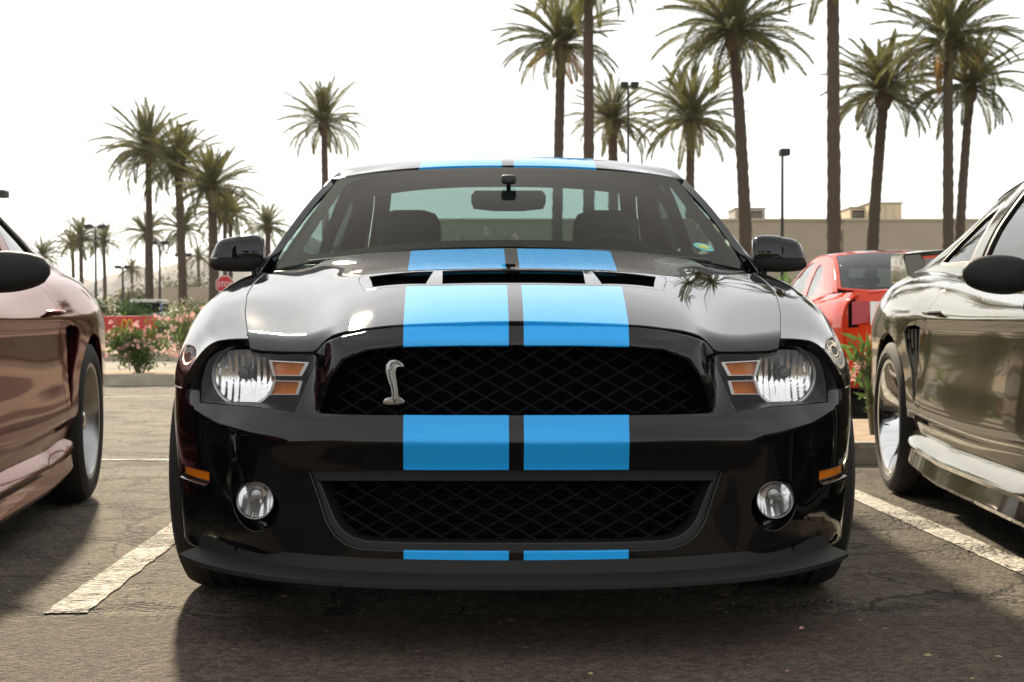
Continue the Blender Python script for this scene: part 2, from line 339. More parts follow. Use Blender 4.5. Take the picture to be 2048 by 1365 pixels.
def fascia():
    T, Z = np.meshgrid(ts, zs, indexing='ij'); ax = np.abs(plan[:, 0])[:, None]+0*Z
    zc = np.interp(ax, [0,.45,.58,.68,.75,.80,.9], [.4725,.4745,.483,.498,.525,.55,.56])
    zz = Z-(zc-.4725)
    cz = [.14,.18,.21,.236,.30,.38,.413,.44,.464,.4725,.478,.505,.53,.60,.681,.70,.735,.78]; co = [.045,.04,.036,.036,.036,.032,.026,.014,.003,0,.0035,.021,.031,.034,.026,.036,.064,.11]
    oz = [.14,.20,.30,.40,.464,.4725,.478,.505,.53,.56,.60,.66,.70,.78]; oo = [.05,.03,.012,.004,.001,0,.0035,.023,.036,.052,.068,.10,.125,.17]
    c = gsm(pchip(cz, np.array(co), zs), .7, 0); o = gsm(pchip(oz, np.array(oo), zs), .7, 0)
    C = np.interp(zz, zs, c); O = np.interp(zz, zs, o)
    # near the wheel the side stays close to plumb
    k = np.clip((ax-.74)/.08, 0, 1); O = O*(1-k)+k*np.interp(Z, [.14,.2,.4,.5,.6,.78], [.03,.02,.004,0,.002,.03])
    w = np.clip((ax-.40)/.10, 0, 1); w = w*w*(3-2*w)
    wl = np.clip((ax-.50)/.10, 0, 1); w = np.where(Z < .46, wl*wl*(3-2*wl), w)
    off = C*(1-w)+O*w
    # rolled lip round the grille mouth
    g = np.array(GRILLE); d = np.full(Z.shape, 9.)
    for (x0, z0), (x1, z1) in zip(g[2:8], g[3:9]):
        ex, ez = x1-x0, z1-z0; q = np.clip(((ax-x0)*ex+(Z-z0)*ez)/(ex*ex+ez*ez), 0, 1)
        d = np.minimum(d, np.hypot(ax-x0-q*ex, Z-z0-q*ez))
    off = off-.022*np.exp(-(d/.030)**2)*np.clip((ax-.2)/.15, 0, 1)*np.clip((Z-.525)/.07, 0, 1)
    off = gsm(gsm(off, 1.2, 0), .5, 1)
    P = np.stack([plan[:, 0][:, None]-pn[:, 0][:, None]*0+pn[:, 0][:, None]*off, plan[:, 1][:, None]+pn[:, 1][:, None]*off, Z], 2)
    return Surf(ts, zs, P, False)
F = fascia()

# ------------------------------------------------------------------ the place
FPX, CXP, HYP = 2890.0, 1024.0, 645.0
def at(px, row, D): return Vector(((px-CXP)*D/FPX, D, .73-(row-HYP)*D/FPX))
def asphalt(name, col, crack, speck, scale=1.0, patch=.35):
    m = bpy.data.materials.new(name); m.use_nodes = True; nt = m.node_tree; b = nt.nodes['Principled BSDF']; Lk = nt.links.new; N = nt.nodes.new
    t = N('ShaderNodeTexCoord'); vec = t.outputs['Object']
    def noise(s, d=6, r=.6, dist=0):
        n = N('ShaderNodeTexNoise'); n.inputs['Scale'].default_value = s; n.inputs['Detail'].default_value = d; n.inputs['Roughness'].default_value = r; n.inputs['Distortion'].default_value = dist; Lk(vec, n.inputs['Vector']); return n
    def rng(v, a, b_, c, d):
        r = N('ShaderNodeMapRange'); r.inputs[1].default_value = a; r.inputs[2].default_value = b_; r.inputs[3].default_value = c; r.inputs[4].default_value = d; Lk(v, r.inputs[0]); return r.outputs[0]
    big = rng(noise(.55, 4, .6, .4).outputs['Fac'], .3, .7, 1-patch, 1+patch); mid = rng(noise(7, 6, .7).outputs['Fac'], .3, .7, .78, 1.22); fine = rng(noise(210*scale, 2, .6).outputs['Fac'], .25, .75, .35, 1.65)
    coarse = N('ShaderNodeTexVoronoi'); coarse.inputs['Scale'].default_value = 62*scale; Lk(vec, coarse.inputs['Vector'])
    sx_ = N('ShaderNodeSeparateXYZ'); Lk(coarse.outputs['Color'], sx_.inputs[0]); stone = rng(sx_.outputs['X'], 0, 1, .62, 1.38)
    crumb = rng(noise(2.4, 5, .65, .5).outputs['Fac'], .50, .62, 0, 1*min(1, crack)); dark = mnode(nt, 'SUBTRACT', 1, mnode(nt, 'MULTIPLY', crumb, .42))
    f = mnode(nt, 'MULTIPLY', mnode(nt, 'MULTIPLY', mnode(nt, 'MULTIPLY', big, mid), fine), mnode(nt, 'MULTIPLY', stone, dark))
    # cracks: edges of a warped cell pattern, broken up by noise
    w = noise(2.2, 5, .6); mixv = N('ShaderNodeMixRGB'); mixv.inputs[0].default_value = .28; Lk(vec, mixv.inputs[1]); Lk(w.outputs['Color'], mixv.inputs[2])
    vo = N('ShaderNodeTexVoronoi'); vo.feature = 'DISTANCE_TO_EDGE'; vo.inputs['Scale'].default_value = 2.6; Lk(mixv.outputs[0], vo.inputs['Vector'])
    brk = rng(noise(1.1, 3, .6).outputs['Fac'], .44, .60, 0, .028*crack)
    ck = mnode(nt, 'LESS_THAN', vo.outputs['Distance'], brk)
    vo2 = N('ShaderNodeTexVoronoi'); vo2.inputs['Scale'].default_value = 95*scale; Lk(vec, vo2.inputs['Vector'])
    sp = mnode(nt, 'LESS_THAN', vo2.outputs['Distance'], speck)
    cs = N('ShaderNodeVectorMath'); cs.operation = 'SCALE'; cs.inputs[0].default_value = col; Lk(f, cs.inputs['Scale'])
    m1 = N('ShaderNodeMixRGB'); Lk(mnode(nt, 'MULTIPLY', sp, .55), m1.inputs[0]); Lk(cs.outputs[0], m1.inputs[1])
    tin = N('ShaderNodeMixRGB'); tin.inputs[0].default_value = .25; tin.inputs[1].default_value = (.42,.36,.29,1); Lk(vo2.outputs['Color'], tin.inputs[2]); Lk(tin.outputs[0], m1.inputs[2])
    m2 = N('ShaderNodeMixRGB'); Lk(mnode(nt, 'MULTIPLY', ck, .8), m2.inputs[0]); Lk(m1.outputs[0], m2.inputs[1]); m2.inputs[2].default_value = (.018,.015,.012,1)
    Lk(m2.outputs[0], b.inputs['Base Color']); b.inputs['Roughness'].default_value = .85; b.inputs['Specular IOR Level'].default_value = .3
    bu = N('ShaderNodeBump'); bu.inputs['Strength'].default_value = .9; bu.inputs['Distance'].default_value = .006
    h = mnode(nt, 'SUBTRACT', mnode(nt, 'ADD', fine, mnode(nt, 'MULTIPLY', mid, 1.2)), mnode(nt, 'MULTIPLY', ck, 4.0)); h = mnode(nt, 'SUBTRACT', h, mnode(nt, 'MULTIPLY', coarse.outputs['Distance'], mnode(nt, 'MULTIPLY_ADD', crumb, 9.0, 2.0))); Lk(h, bu.inputs['Height']); Lk(bu.outputs[0], b.inputs['Normal'])
    return m
def roadpaint(name):
    m = asphalt(name, (.74,.69,.60), 1.3, .06, 1.0, .10); nt = m.node_tree; b = nt.nodes['Principled BSDF']; src = b.inputs['Base Color'].links[0].from_socket
    t = nt.nodes.new('ShaderNodeTexCoord'); n = nt.nodes.new('ShaderNodeTexNoise'); n.inputs['Scale'].default_value = 26; n.inputs['Detail'].default_value = 8; n.inputs['Roughness'].default_value = .75; nt.links.new(t.outputs['Object'], n.inputs['Vector'])
    k = mnode(nt, 'GREATER_THAN', n.outputs['Fac'], .61); x = nt.nodes.new('ShaderNodeMixRGB'); nt.links.new(mnode(nt, 'MULTIPLY', k, .65), x.inputs[0]); nt.links.new(src, x.inputs[1]); x.inputs[2].default_value = (.12,.105,.085,1)
    nt.links.new(x.outputs[0], b.inputs['Base Color']); return m
A_stall = asphalt('worn_asphalt', (.165,.138,.100), 1.0, .16); A_lane = asphalt('lane_asphalt', (.122,.092,.068), 0, .17, 1.1, .12); A_road = asphalt('pale_road', (.30,.265,.21), .3, .1)
PAINT = roadpaint('worn_white_paint'); CONC = M('concrete', (.36,.315,.25), .9, var=.25, vscale=6, bump=.3, bscale=60); SOIL = M('dry_soil', (.34,.235,.15), .95, var=.35, vscale=9, bump=.8, bscale=40)
def slab(name, x0, x1, y0, y1, z, mat, n=1): return structure(obj(name, [(x0,y0,z), (x1,y0,z), (x1,y1,z), (x0,y1,z)], [(0,1,2,3)], mat, smooth=False))
slab('ground', -2500, 2500, -400, 3600, 0, A_stall)
# the driving lane: a later, smoother layer with an uneven edge
e_ = [(-60+1.0*i, 3.565+.012*math.sin(i*1.7)+.008*rnd.uniform(-1, 1)+.018*math.sin(i*.31)) for i in range(121)]
structure(obj('driving_lane', [(-60,-7,.004), (60,-7,.004)]+[(x, y, .004) for x, y in e_[::-1]], [tuple(range(123))], A_lane, smooth=False))
def stripe(x0, y0, x1, y1, w, z=.004, seed=1):
    r = random.Random(seed); d = Vector((x1-x0, y1-y0)); L = d.length; d /= L; n = Vector((-d.y, d.x)); k = max(2, int(L/.05)); a = []; b = []
    for i in range(k+1):
        p = Vector((x0, y0))+d*(L*i/k); a.append((*(p+n*(w/2+r.uniform(-.004,.004))), z)); b.append((*(p-n*(w/2+r.uniform(-.004,.004))), z))
    V = a+b; o = obj('bay_line', V, [(i, k+1+i, k+2+i, i+1) for i in range(k)], PAINT, smooth=False); return structure(o)
sl_ = -.0384
for k, x in enumerate((-6.43, -3.775, -1.117, 1.543, 4.20)): stripe(x, 3.60, x+sl_*4.4, 8.0, .105, seed=k)
stripe(-9, 7.66, 1.4, 7.60, .075, seed=9); stripe(-6.5, 13.6, -3.35, 14.1, .10, seed=11); stripe(-7.0, 10.4, -3.4, 10.5, .035, seed=12)
# kerbed islands
def kerb(pts, h=.125, w=.16, seg=1.5, name='kerb'):
    root = None; r = random.Random(3)
    for (x0, y0), (x1, y1) in zip(pts, pts[1:]):
        d = Vector((x1-x0, y1-y0)); L = d.length; d /= L; n = Vector((-d.y, d.x)); k = max(1, round(L/seg))
        if root is None: root = structure(empty(name, (x0, y0, 0)))
        for i in range(k):
            a = L*i/k+.006; b = L*(i+1)/k-.006; bm = bmesh.new(); j = r.uniform(-.004,.004)
            p = [Vector((x0, y0))+d*s+n*o for s, o in ((a,0), (b,0), (b,w), (a,w))]; lo = [bm.verts.new((q.x-pts[0][0], q.y-pts[0][1], 0)) for q in p]; p2 = [Vector((x0, y0))+d*s+n*o for s, o in ((a,.018), (b,.018), (b,w), (a,w))]; hi = [bm.verts.new((q.x-pts[0][0], q.y-pts[0][1], h+j)) for q in p2]
            bm.faces.new(hi)
            for q in range(4): bm.faces.new((lo[q], lo[(q+1) % 4], hi[(q+1) % 4], hi[q]))
            bmesh.ops.bevel(bm, geom=[e for e in hi[0].link_edges if hi[1] in e.verts], offset=.02, segments=2, affect='EDGES'); bobj('kerb_stone', bm, CONC, root, 40)
    return root
def ground_patch(name, x0, x1, y0, y1, z, mat, bumpy=.03, n=30, seed=2):
    r = random.Random(seed); nx = max(4, min(90, int((x1-x0)/.3))); ny = max(4, min(40, int((y1-y0)/.3))); V = []; Fc = []
    for i in range(nx+1):
        for j in range(ny+1): V.append((x0+(x1-x0)*i/nx, y0+(y1-y0)*j/ny, z+(r.uniform(0, bumpy) if 0 < i < nx and 0 < j < ny else 0)))
    for i in range(nx):
        for j in range(ny): a = i*(ny+1)+j; Fc.append((a, a+ny+1, a+ny+2, a+1))
    return structure(obj(name, V, Fc, mat))
kerb([(-20,16.6), (1.2,16.6)]); kerb([(1.2,16.6), (1.2,18.7)]); ground_patch('planter_soil', -20, 1.15, 16.74, 18.7, .10, SOIL)
slab('road', -60, 60, 18.9, 26.6, .004, A_road)
kerb([(-45,26.8), (10,26.8)], .14, .2, 2.2); ground_patch('planter_soil', -45, 10, 27.0, 34, .12, SOIL, .06)
kerb([(1.62,9.6), (1.62,7.42)], .11); kerb([(1.62,7.42), (6.5,7.32)], .11); ground_patch('planter_soil', 1.76, 6.5, 7.5, 9.6, .085, SOIL, .025)
# fallen leaves and grit
lit = random.Random(21); V = []; Fc = []; 
def flake(x, y, s, z=.010):
    a = lit.uniform(0, 6.28); b = len(V); c, s_ = math.cos(a)*s, math.sin(a)*s; h = lit.uniform(.0, .6)*s
    V.extend([(x-c, y-s_, z), (x-s_*.4, y+c*.4, z+h), (x+c, y+s_, z+h*.4), (x+s_*.4, y-c*.4, z+.001)]); Fc.append((b, b+1, b+2, b+3))
for _ in range(34): flake(lit.uniform(-1.6, 1.6), lit.uniform(2.9, 3.9), lit.uniform(.004,.011))
for _ in range(60): flake(lit.uniform(-3, 3.2), lit.uniform(3.6, 7.4), lit.uniform(.004,.012))
tag(obj('leaf_litter', V, Fc, M('dry_leaf', (.42,.30,.17), .8, var=.5, vscale=4), smooth=False), 'scattered dry leaf scraps lying on the asphalt', 'litter', kind='stuff')
V = []; Fc = []
for _ in range(10): flake(lit.uniform(-1.2, 1.5), lit.uniform(2.95, 4.0), .011)
tag(obj('fallen_petals', V, Fc, M('pink_petal', (.62,.32,.32), .7), smooth=False), 'small fallen pink petals on the lane asphalt', 'petals', kind='stuff')
V = []; Fc = []; lit = random.Random(5)
for _ in range(1500):
    x = lit.uniform(-3.2, 3.4); y = 3.58+abs(lit.gauss(0, 1.4)); s = lit.uniform(.001,.0032); b = len(V); V.extend([(x-s,y-s,.0), (x+s,y-s*.6,.0), (x+s*.3,y+s,.0), (x,y,s*1.2)]); Fc.extend([(b,b+1,b+3), (b+1,b+2,b+3), (b+2,b,b+3)])
tag(obj('loose_grit', V, Fc, M('grit', (.38,.33,.27), .9, var=.5, vscale=30), smooth=False), 'loose grit broken out of the worn asphalt', 'grit', kind='stuff')
# ------------------------------------------------------------------ vegetation
def leafmat(name, col, tr=.35, var=.25):
    m = M(name, col, .6, spec=.25); nt = m.node_tree; b = nt.nodes['Principled BSDF']; out = nt.nodes['Material Output']
    oi = nt.nodes.new('ShaderNodeObjectInfo'); r = nt.nodes.new('ShaderNodeMapRange'); r.inputs[3].default_value = 1-var; r.inputs[4].default_value = 1+var; nt.links.new(oi.outputs['Random'], r.inputs[0])
    t = nt.nodes.new('ShaderNodeTexCoord'); n = nt.nodes.new('ShaderNodeTexNoise'); n.inputs['Scale'].default_value = 3; nt.links.new(t.outputs['Object'], n.inputs['Vector']); q = mnode(nt, 'MULTIPLY_ADD', n.outputs['Fac'], .8, .6)
    s = nt.nodes.new('ShaderNodeVectorMath'); s.operation = 'SCALE'; s.inputs[0].default_value = col; nt.links.new(mnode(nt, 'MULTIPLY', r.outputs[0], q), s.inputs['Scale']); nt.links.new(s.outputs[0], b.inputs['Base Color'])
    tl = nt.nodes.new('ShaderNodeBsdfTranslucent'); nt.links.new(s.outputs[0], tl.inputs['Color']); mx_ = nt.nodes.new('ShaderNodeMixShader'); mx_.inputs[0].default_value = tr
    nt.links.new(b.outputs[0], mx_.inputs[1]); nt.links.new(tl.outputs[0], mx_.inputs[2]); nt.links.new(mx_.outputs[0], out.inputs['Surface']); return m
PALM = leafmat('palm_leaf', (.15,.15,.05), .45); PALMD = leafmat('dry_palm_leaf', (.30,.17,.05), .3); TRUNK = M('palm_bark', (.085,.06,.042), .95, var=.45, vscale=14, bump=.6, bscale=30, stretch=(1,1,2.5))
BOOT = M('palm_boot', (.15,.10,.055), .9, var=.4, vscale=12)
def frond(droop, L=3.3, seed=0, n=70, fold=.5, dry=False):
    r = random.Random(seed); V = []; Fc = []; P = []; x = z = 0.; a = 0.
    m = 26
    for i in range(m+1):
        P.append(Vector((x, 0, z))); q = i/m; a = -droop*(q**1.5); x += L/m*math.cos(a); z += L/m*math.sin(a)
    def pt(q): f = q*m; i = min(int(f), m-1); return P[i].lerp(P[i+1], f-i), (P[i+1]-P[i]).normalized()
    for i in range(m): # rachis: a thin three-sided rod
        for s in range(1): pass
    for i in range(0, m+1, 2):
        w = .028*(1-i/m)+.006; p, d = pt(min(i/m, .999)); up = Vector((-d.z, 0, d.x)); V.extend([p+Vector((0,w,0)), p-Vector((0,w,0)), p-up*w])
    k = len(V)//3
    for i in range(k-1):
        for j in range(3): Fc.append((i*3+j, i*3+(j+1) % 3, i*3+3+(j+1) % 3, i*3+3+j))
    for i in range(n):
        q = .10+.90*i/(n-1); p, d = pt(min(q, .999)); up = Vector((-d.z, 0, d.x)); ll = L*.165*(math.sin(math.pi*min(1, .16+q*.78))**.7)*r.uniform(.85, 1.1)
        for s in (-1, 1):
            fw = .75+.9*q+r.uniform(-.15,.15); dirv = (d*fw+Vector((0, s, 0))*(1.05-.35*q)+up*(fold+r.uniform(-.25,.25))).normalized(); side = d.cross(dirv).normalized(); wd = .023
            tip = p+dirv*ll+Vector((0, 0, -ll*.18)); md = p+dirv*ll*.45; ax_ = (d-dirv*d.dot(dirv)).normalized()*wd; b = len(V)
            V.extend([p, md+ax_, tip, md-ax_]); Fc.append((b, b+1, b+2, b+3))
    me = bpy.data.meshes.new('frond'); me.from_pydata([tuple(v) for v in V], [], Fc); me.materials.append(PALMD if dry else PALM); me.update(); return me
FRONDS = [frond(.18, 3.0, 1), frond(.42, 3.3, 2), frond(.75, 3.4, 3), frond(1.15, 3.3, 4), frond(1.6, 3.0, 5), frond(.55, 3.3, 6), frond(.95, 3.4, 7)]
DRY = [frond(1.5, 2.6, 8, 40, .2, True), frond(.9, 2.4, 9, 40, .2, True)]
def palm(base, top, rad, fl, nf=44, seed=0, label='', dry=0, boot=True):
    """base and top of the trunk, trunk radius, frond length"""
    r = random.Random(seed); root = empty('palm_tree', base); tag(root, label, 'palm tree', 'date palms round the car park')
    base = Vector(base); top = Vector(top); d = top-base; H_ = d.z; bm = bmesh.new(); rings = []; n = 14; m = max(12, min(46, int(H_/.16)))
    lean = Vector((d.x, d.y, 0))
    def axis(q): return Vector((0,0,H_*q))+lean*(q**1.6)
    for i in range(m+1):
        q = i/m; rr = rad*(1.25-.30*q if q > .12 else 1.25+.3*(1-q/.12)); rr *= 1+(.07 if i % 2 else -.03); tw = i*.22
        rings.append([bm.verts.new(axis(q)+Vector((math.cos(2*math.pi*k/n+tw), math.sin(2*math.pi*k/n+tw), 0))*rr*(1+r.uniform(-.05,.05))) for k in range(n)])
    for A, B in zip(rings, rings[1:]):
        for k in range(n): bm.faces.new((A[k], A[(k+1) % n], B[(k+1) % n], B[k]))
    bm.faces.new(rings[-1]); bobj('trunk', bm, TRUNK, root, 25)
    c = axis(1.0)
    if boot: # swollen head of cut leaf bases
        bm = bmesh.new(); rg = []; hh = fl*.22
        for i, (q, s) in enumerate(((-.55,.95), (-.4,1.35), (0,1.65), (.5,1.7), (.9,1.2), (1.25,.4))): rg.append([bm.verts.new(c+Vector((math.cos(2*math.pi*k/12+i*.26)*rad*s*(1+r.uniform(-.14,.14)), math.sin(2*math.pi*k/12+i*.26)*rad*s*(1+r.uniform(-.14,.14)), q*hh+r.uniform(-.04,.04)))) for k in range(12)])
        for A, B in zip(rg, rg[1:]):
            for k in range(12): bm.faces.new((A[k], A[(k+1) % 12], B[(k+1) % 12], B[k]))
        bobj('crown_shaft', bm, BOOT, root, 20)
        c = c+Vector((0,0,hh*.55))
    ga = 2.39996
    for i in range(nf):
        q = (i+.5)/nf; el = 80-106*q**.95+r.uniform(-9, 9); az = i*ga+r.uniform(-.3,.3)
        kk = 0 if q < .18 else (1 if q < .35 else (5 if q < .5 else (2 if q < .66 else (6 if q < .78 else 3)))); me = FRONDS[kk]
        if r.random() < .12: me = FRONDS[r.randrange(7)]
        if i >= nf-dry: me = DRY[i % 2]
        o = bpy.data.objects.new('frond', me); COL.objects.link(o); o.parent = root; s = fl/3.3*r.uniform(.85, 1.08)
        rt = Matrix.Rotation(az, 4, 'Z') @ Matrix.Rotation(-R(el), 4, 'Y') @ Matrix.Rotation(r.uniform(-.5,.5), 4, 'X')
        o.matrix_local = Matrix.Translation(c+Vector((0,0,r.uniform(-.1,.15))*1)) @ rt @ Matrix.Scale(s, 4)
    return root
def pp(bpx, tpx, trow, D, spread, tw, seed, label, nf=44, dry=0, boot=True):
    t = at(tpx, trow, D); b = Vector(((bpx-CXP)*D/FPX, D, 0)); palm(b, t, tw*D/FPX/2, spread*D/FPX/2*1.08, int(nf*1.5), seed, label, dry, boot)
pp(300, 298, 318, 84, 200, 13, 1, 'tall date palm left of the stop sign, first of the row of three')
pp(367, 357, 345, 80, 180, 15, 2, 'date palm with leaning trunk, middle of the row of three')
pp(429, 425, 392, 72, 180, 18, 3, 'date palm standing just behind the stop sign')
pp(653, 649, 262, 78, 178, 13, 4, 'lone slim date palm above the striped car roof corner', nf=36)
pp(164, 162, 484, 150, 100, 8, 5, 'small far date palm beside the twin-headed lamp post', nf=30)
pp(148, 146, 500, 160, 88, 7, 6, 'small far date palm growing against its taller neighbour', nf=28)
pp(211, 208, 490, 150, 86, 7, 7, 'small far date palm just past the twin-headed lamp post', nf=30)
pp(296, 295, 478, 130, 110, 10, 8, 'far date palm showing its crown behind a nearer trunk', nf=32)
pp(366, 365, 470, 125, 120, 10, 9, 'far date palm with full crown behind the leaning trunk', nf=34)
pp(265, 264, 545, 170, 58, 5, 10, 'tiny far date palm above the green bushes', nf=24)
pp(399, 397, 520, 160, 70, 6, 11, 'thin far date palm in front of the low beige wall', nf=26)
pp(451, 450, 440, 110, 130, 8, 12, 'far date palm with slim trunk behind the door mirror', nf=36)
pp(461, 462, 436, 112, 110, 8, 13, 'far date palm twinned with its slim neighbour behind the door mirror', nf=30)
pp(537, 536, 462, 100, 105, 11, 14, 'date palm with low crown between mirror and windscreen pillar', nf=36)
pp(88, 86, 520, 140, 90, 8, 15, 'far date palm half hidden by the maroon coupe', nf=30)
pp(1112, 1122, 110, 62, 250, 19, 16, 'tall date palm with a few orange dead fronds behind the roof', dry=5, nf=46)
pp(1178, 1176, -35, 48, 260, 20, 17, 'very tall date palm trunk behind the roof, crown out of sight')
pp(1228, 1225, 258, 75, 190, 19, 18, 'shorter date palm beside the slim lamp post behind the roof')
pp(1378, 1381, 258, 72, 235, 17, 19, 'shorter date palm behind the windscreen pillar, wide crown')
pp(1496, 1468, 88, 58, 305, 22, 20, 'tall date palm with curved trunk behind the glossy door mirror', nf=50)
pp(1668, 1663, -70, 46, 300, 24, 21, 'thick straight palm trunk rising past the beige building, crown out of sight')
pp(1738, 1766, 205, 62, 245, 21, 22, 'date palm with trunk leaning outward before the roof plant boxes', nf=46)
pp(1896, 1894, 108, 56, 290, 19, 23, 'tall date palm with yellowish crown behind the grey coupe', nf=50, dry=2)
pp(1912, 1938, 192, 60, 230, 17, 24, 'date palm leaning away from its taller neighbour behind the grey coupe', nf=44)
def leaves(name, pts, size, mat, parent, seed=0, asp=.35, up=.3):
    """one leaf-shaped quad at each point"""
    r = random.Random(seed); V = []; Fc = []
    for p in pts:
        d = Vector((r.gauss(0,1), r.gauss(0,1), r.gauss(up,1))).normalized(); s = d.cross(Vector((r.gauss(0,1), r.gauss(0,1), r.gauss(0,1)))).normalized(); L = size*r.uniform(.6, 1.3); b = len(V); p = Vector(p)
        V.extend([p, p+d*L*.5+s*L*asp*.5, p+d*L, p+d*L*.5-s*L*asp*.5]); Fc.append((b, b+1, b+2, b+3))
    return obj(name, V, Fc, mat, parent, smooth=False)
def clump_pts(r, c, rad, n, ncl=14, tight=.34):
    cl = []
    for _ in range(ncl):
        while True:
            v = Vector((r.uniform(-1,1), r.uniform(-1,1), r.uniform(-1,1)))
            if .25 < v.length < 1: break
        cl.append(v*.72)
    out = []
    for i in range(n):
        k = cl[r.randrange(ncl)]; v = k+Vector((r.gauss(0,tight), r.gauss(0,tight), r.gauss(0,tight)))*.75; out.append(Vector(c)+Vector((v.x*rad[0], v.y*rad[1], v.z*rad[2])))
    return out
OLE = leafmat('oleander_leaf', (.10,.17,.04), .45); OLEF = leafmat('pink_blossom', (.86,.52,.50), .35, .1); OLEW = leafmat('cream_blossom', (.62,.58,.42), .3, .1); BUSH = leafmat('bush_leaf', (.06,.12,.025), .35); SAGE = leafmat('grey_green_leaf', (.19,.19,.11), .35); STEM = M('green_stem', (.12,.11,.05), .8)
def oleander(base, w, h, n, nfl, seed, label, blossom=None, leaf=.10, fs=.035):
    r = random.Random(seed); root = empty('oleander_bush', base); tag(root, label, 'flowering shrub', 'oleanders in the planters')
    bm = bmesh.new(); tips = []; pts = []
    for i in range(13):
        a = r.uniform(0, 6.28); q = r.uniform(.2, 1); t = Vector((math.cos(a)*w*.5*q, math.sin(a)*w*.4*q, h*r.uniform(.70, 1.0)*(1-.22*q*q))); mid = Vector((t.x*.35, t.y*.35, t.z*.5)); addtube(bm, [(t.x*.08, t.y*.08, -.02), mid, t], [.010*h/.6,.008*h/.6,.004], 5); tips.append(t)
        for k in range(n//13): s = r.uniform(.18, 1.0)**.8; p = (mid*(1-s)+t*s) if s > .45 else mid*(s/.45); pts.append(p+Vector((r.gauss(0,1), r.gauss(0,1), r.gauss(0,.7)))*w*.10*(.6+s))
    bobj('stem', bm, STEM, root); leaves('foliage', pts, leaf, OLE, root, seed, .22, .9)
    V = []; Fc = []
    for i in range(nfl):
        t = tips[r.randrange(13)]; c = t+Vector((r.gauss(0,1)*w*.13, r.gauss(0,1)*w*.13-.02, r.gauss(0,1)*h*.12-r.random()**2*h*.3))
        for k in range(7):
            c2 = c+Vector((r.gauss(0,1), r.gauss(0,1), r.gauss(0,1)))*fs*.75; nrm = Vector((r.gauss(0,.6), r.gauss(-.6,.6), r.gauss(.6,.5))).normalized(); u = nrm.orthogonal().normalized(); v = nrm.cross(u)
            for j in range(5):
                a = 6.283*j/5; d = u*math.cos(a)+v*math.sin(a); e = u*math.cos(a+1.1)+v*math.sin(a+1.1); g = u*math.cos(a-1.1)+v*math.sin(a-1.1); b = len(V); V.extend([c2, c2+(d*.6+e*.4)*fs*.55, c2+d*fs*.75+nrm*fs*.15, c2+(d*.6+g*.4)*fs*.55]); Fc.append((b, b+1, b+2, b+3))
    bl = obj('blossom', V, Fc, blossom or OLEF, root, smooth=False); return root
oleander((at(280,700,17.4).x, 17.4, .10), .74, .54, 1700, 60, 1, 'pink oleander on the kerbed island between maroon coupe and striped car')
oleander((at(362,700,27.6).x, 27.6, .13), 1.1, .95, 700, 26, 2, 'dark pink-flowered oleander on the far island beside the striped car', fs=.05)
for k, (x, w, h) in enumerate(((-2.0,1.5,1.45), (-1.1,1.6,1.55), (-.1,1.5,1.5), (-6.2,1.0,.7), (-7.8,.9,.7))): oleander((x, 17.5+.2*(k % 2), .10), w, h, 2600 if h > 1 else 800, 70 if h > 1 else 34, 30+k, 'pink oleander on the kerbed island, number %s along from the island end' % ['third','second','first','fifth','sixth'][k])
oleander((2.02, 8.05, .085), .26, .66, 150, 4, 3, 'leggy oleander with one pink flower cluster behind the grey coupe', leaf=.12)
def bush(name, base, rad, n, seed, label, mat, size, cat='shrub', blossom=0, trunkh=0, grp=None):
    r = random.Random(seed); root = empty(name, base); tag(root, label, cat, grp)
    c = Vector((0, 0, rad[2]*.95+trunkh)); bm = bmesh.new()
    for i in range(6): a = r.uniform(0, 6.28); t = c+Vector((math.cos(a)*rad[0]*.6, math.sin(a)*rad[1]*.6, r.uniform(-.2,.5)*rad[2])); addtube(bm, [(0,0,-.05), (t.x*.25, t.y*.25, c.z*.5), t], [rad[2]*.06, rad[2]*.045, rad[2]*.012], 6)
    bobj('trunk', bm, M('bark', (.1,.075,.05), .9) if 'bark' not in bpy.data.materials else bpy.data.materials['bark'], root)
    leaves('crown', clump_pts(r, c, rad, n, max(10, n//160)), size, mat, root, seed, .5, .2)
    if blossom: leaves('blossom', [p+Vector((0,-.2,.1)) for p in clump_pts(r, c, (rad[0]*1.05, rad[1]*1.05, rad[2]*1.05), blossom, 14)], size*.9, OLEW, root, seed+1, .8, .2)
    return root
b_ = at(250, 625, 62); bush('leafy_bush', (b_.x, 62, .1), (1.35,1.2,.95), 2600, 1, 'rounded green bush behind the blue off-roader', BUSH, .17)
b_ = at(205, 625, 60); bush('leafy_bush', (b_.x, 60, .1), (.75,.8,.8), 1500, 2, 'cream-flowered bush left of the green one', BUSH, .15, blossom=260)
b_ = at(378, 620, 58); bush('leafy_bush', (b_.x, 58, .1), (1.05,1.0,.72), 2600, 3, 'pale cream-flowered bush behind the leaning palm trunk', SAGE, .13, blossom=900)
b_ = at(375, 560, 150); bush('broad_tree', (b_.x, 150, 0), (3.6,3,2.6), 2600, 4, 'hazy grey-green tree behind the low beige wall', SAGE, .42, 'tree', trunkh=1.0)
b_ = at(285, 575, 140); bush('broad_tree', (b_.x, 140, 0), (2.6,2.4,2.0), 1800, 5, 'dull green tree at the foot of the hills', SAGE, .4, 'tree', trunkh=.6)
b_ = at(440, 590, 150); bush('broad_tree', (b_.x, 150, 0), (3.2,3,1.7), 1800, 6, 'low olive tree beyond the stop sign', BUSH, .4, 'tree', trunkh=.4)
b_ = at(1550, 560, 34); bush('leafy_bush', (b_.x, 34, .1), (1.5,1.0,.85), 2200, 7, 'bright green bush beyond the orange-red car', OLE, .16)
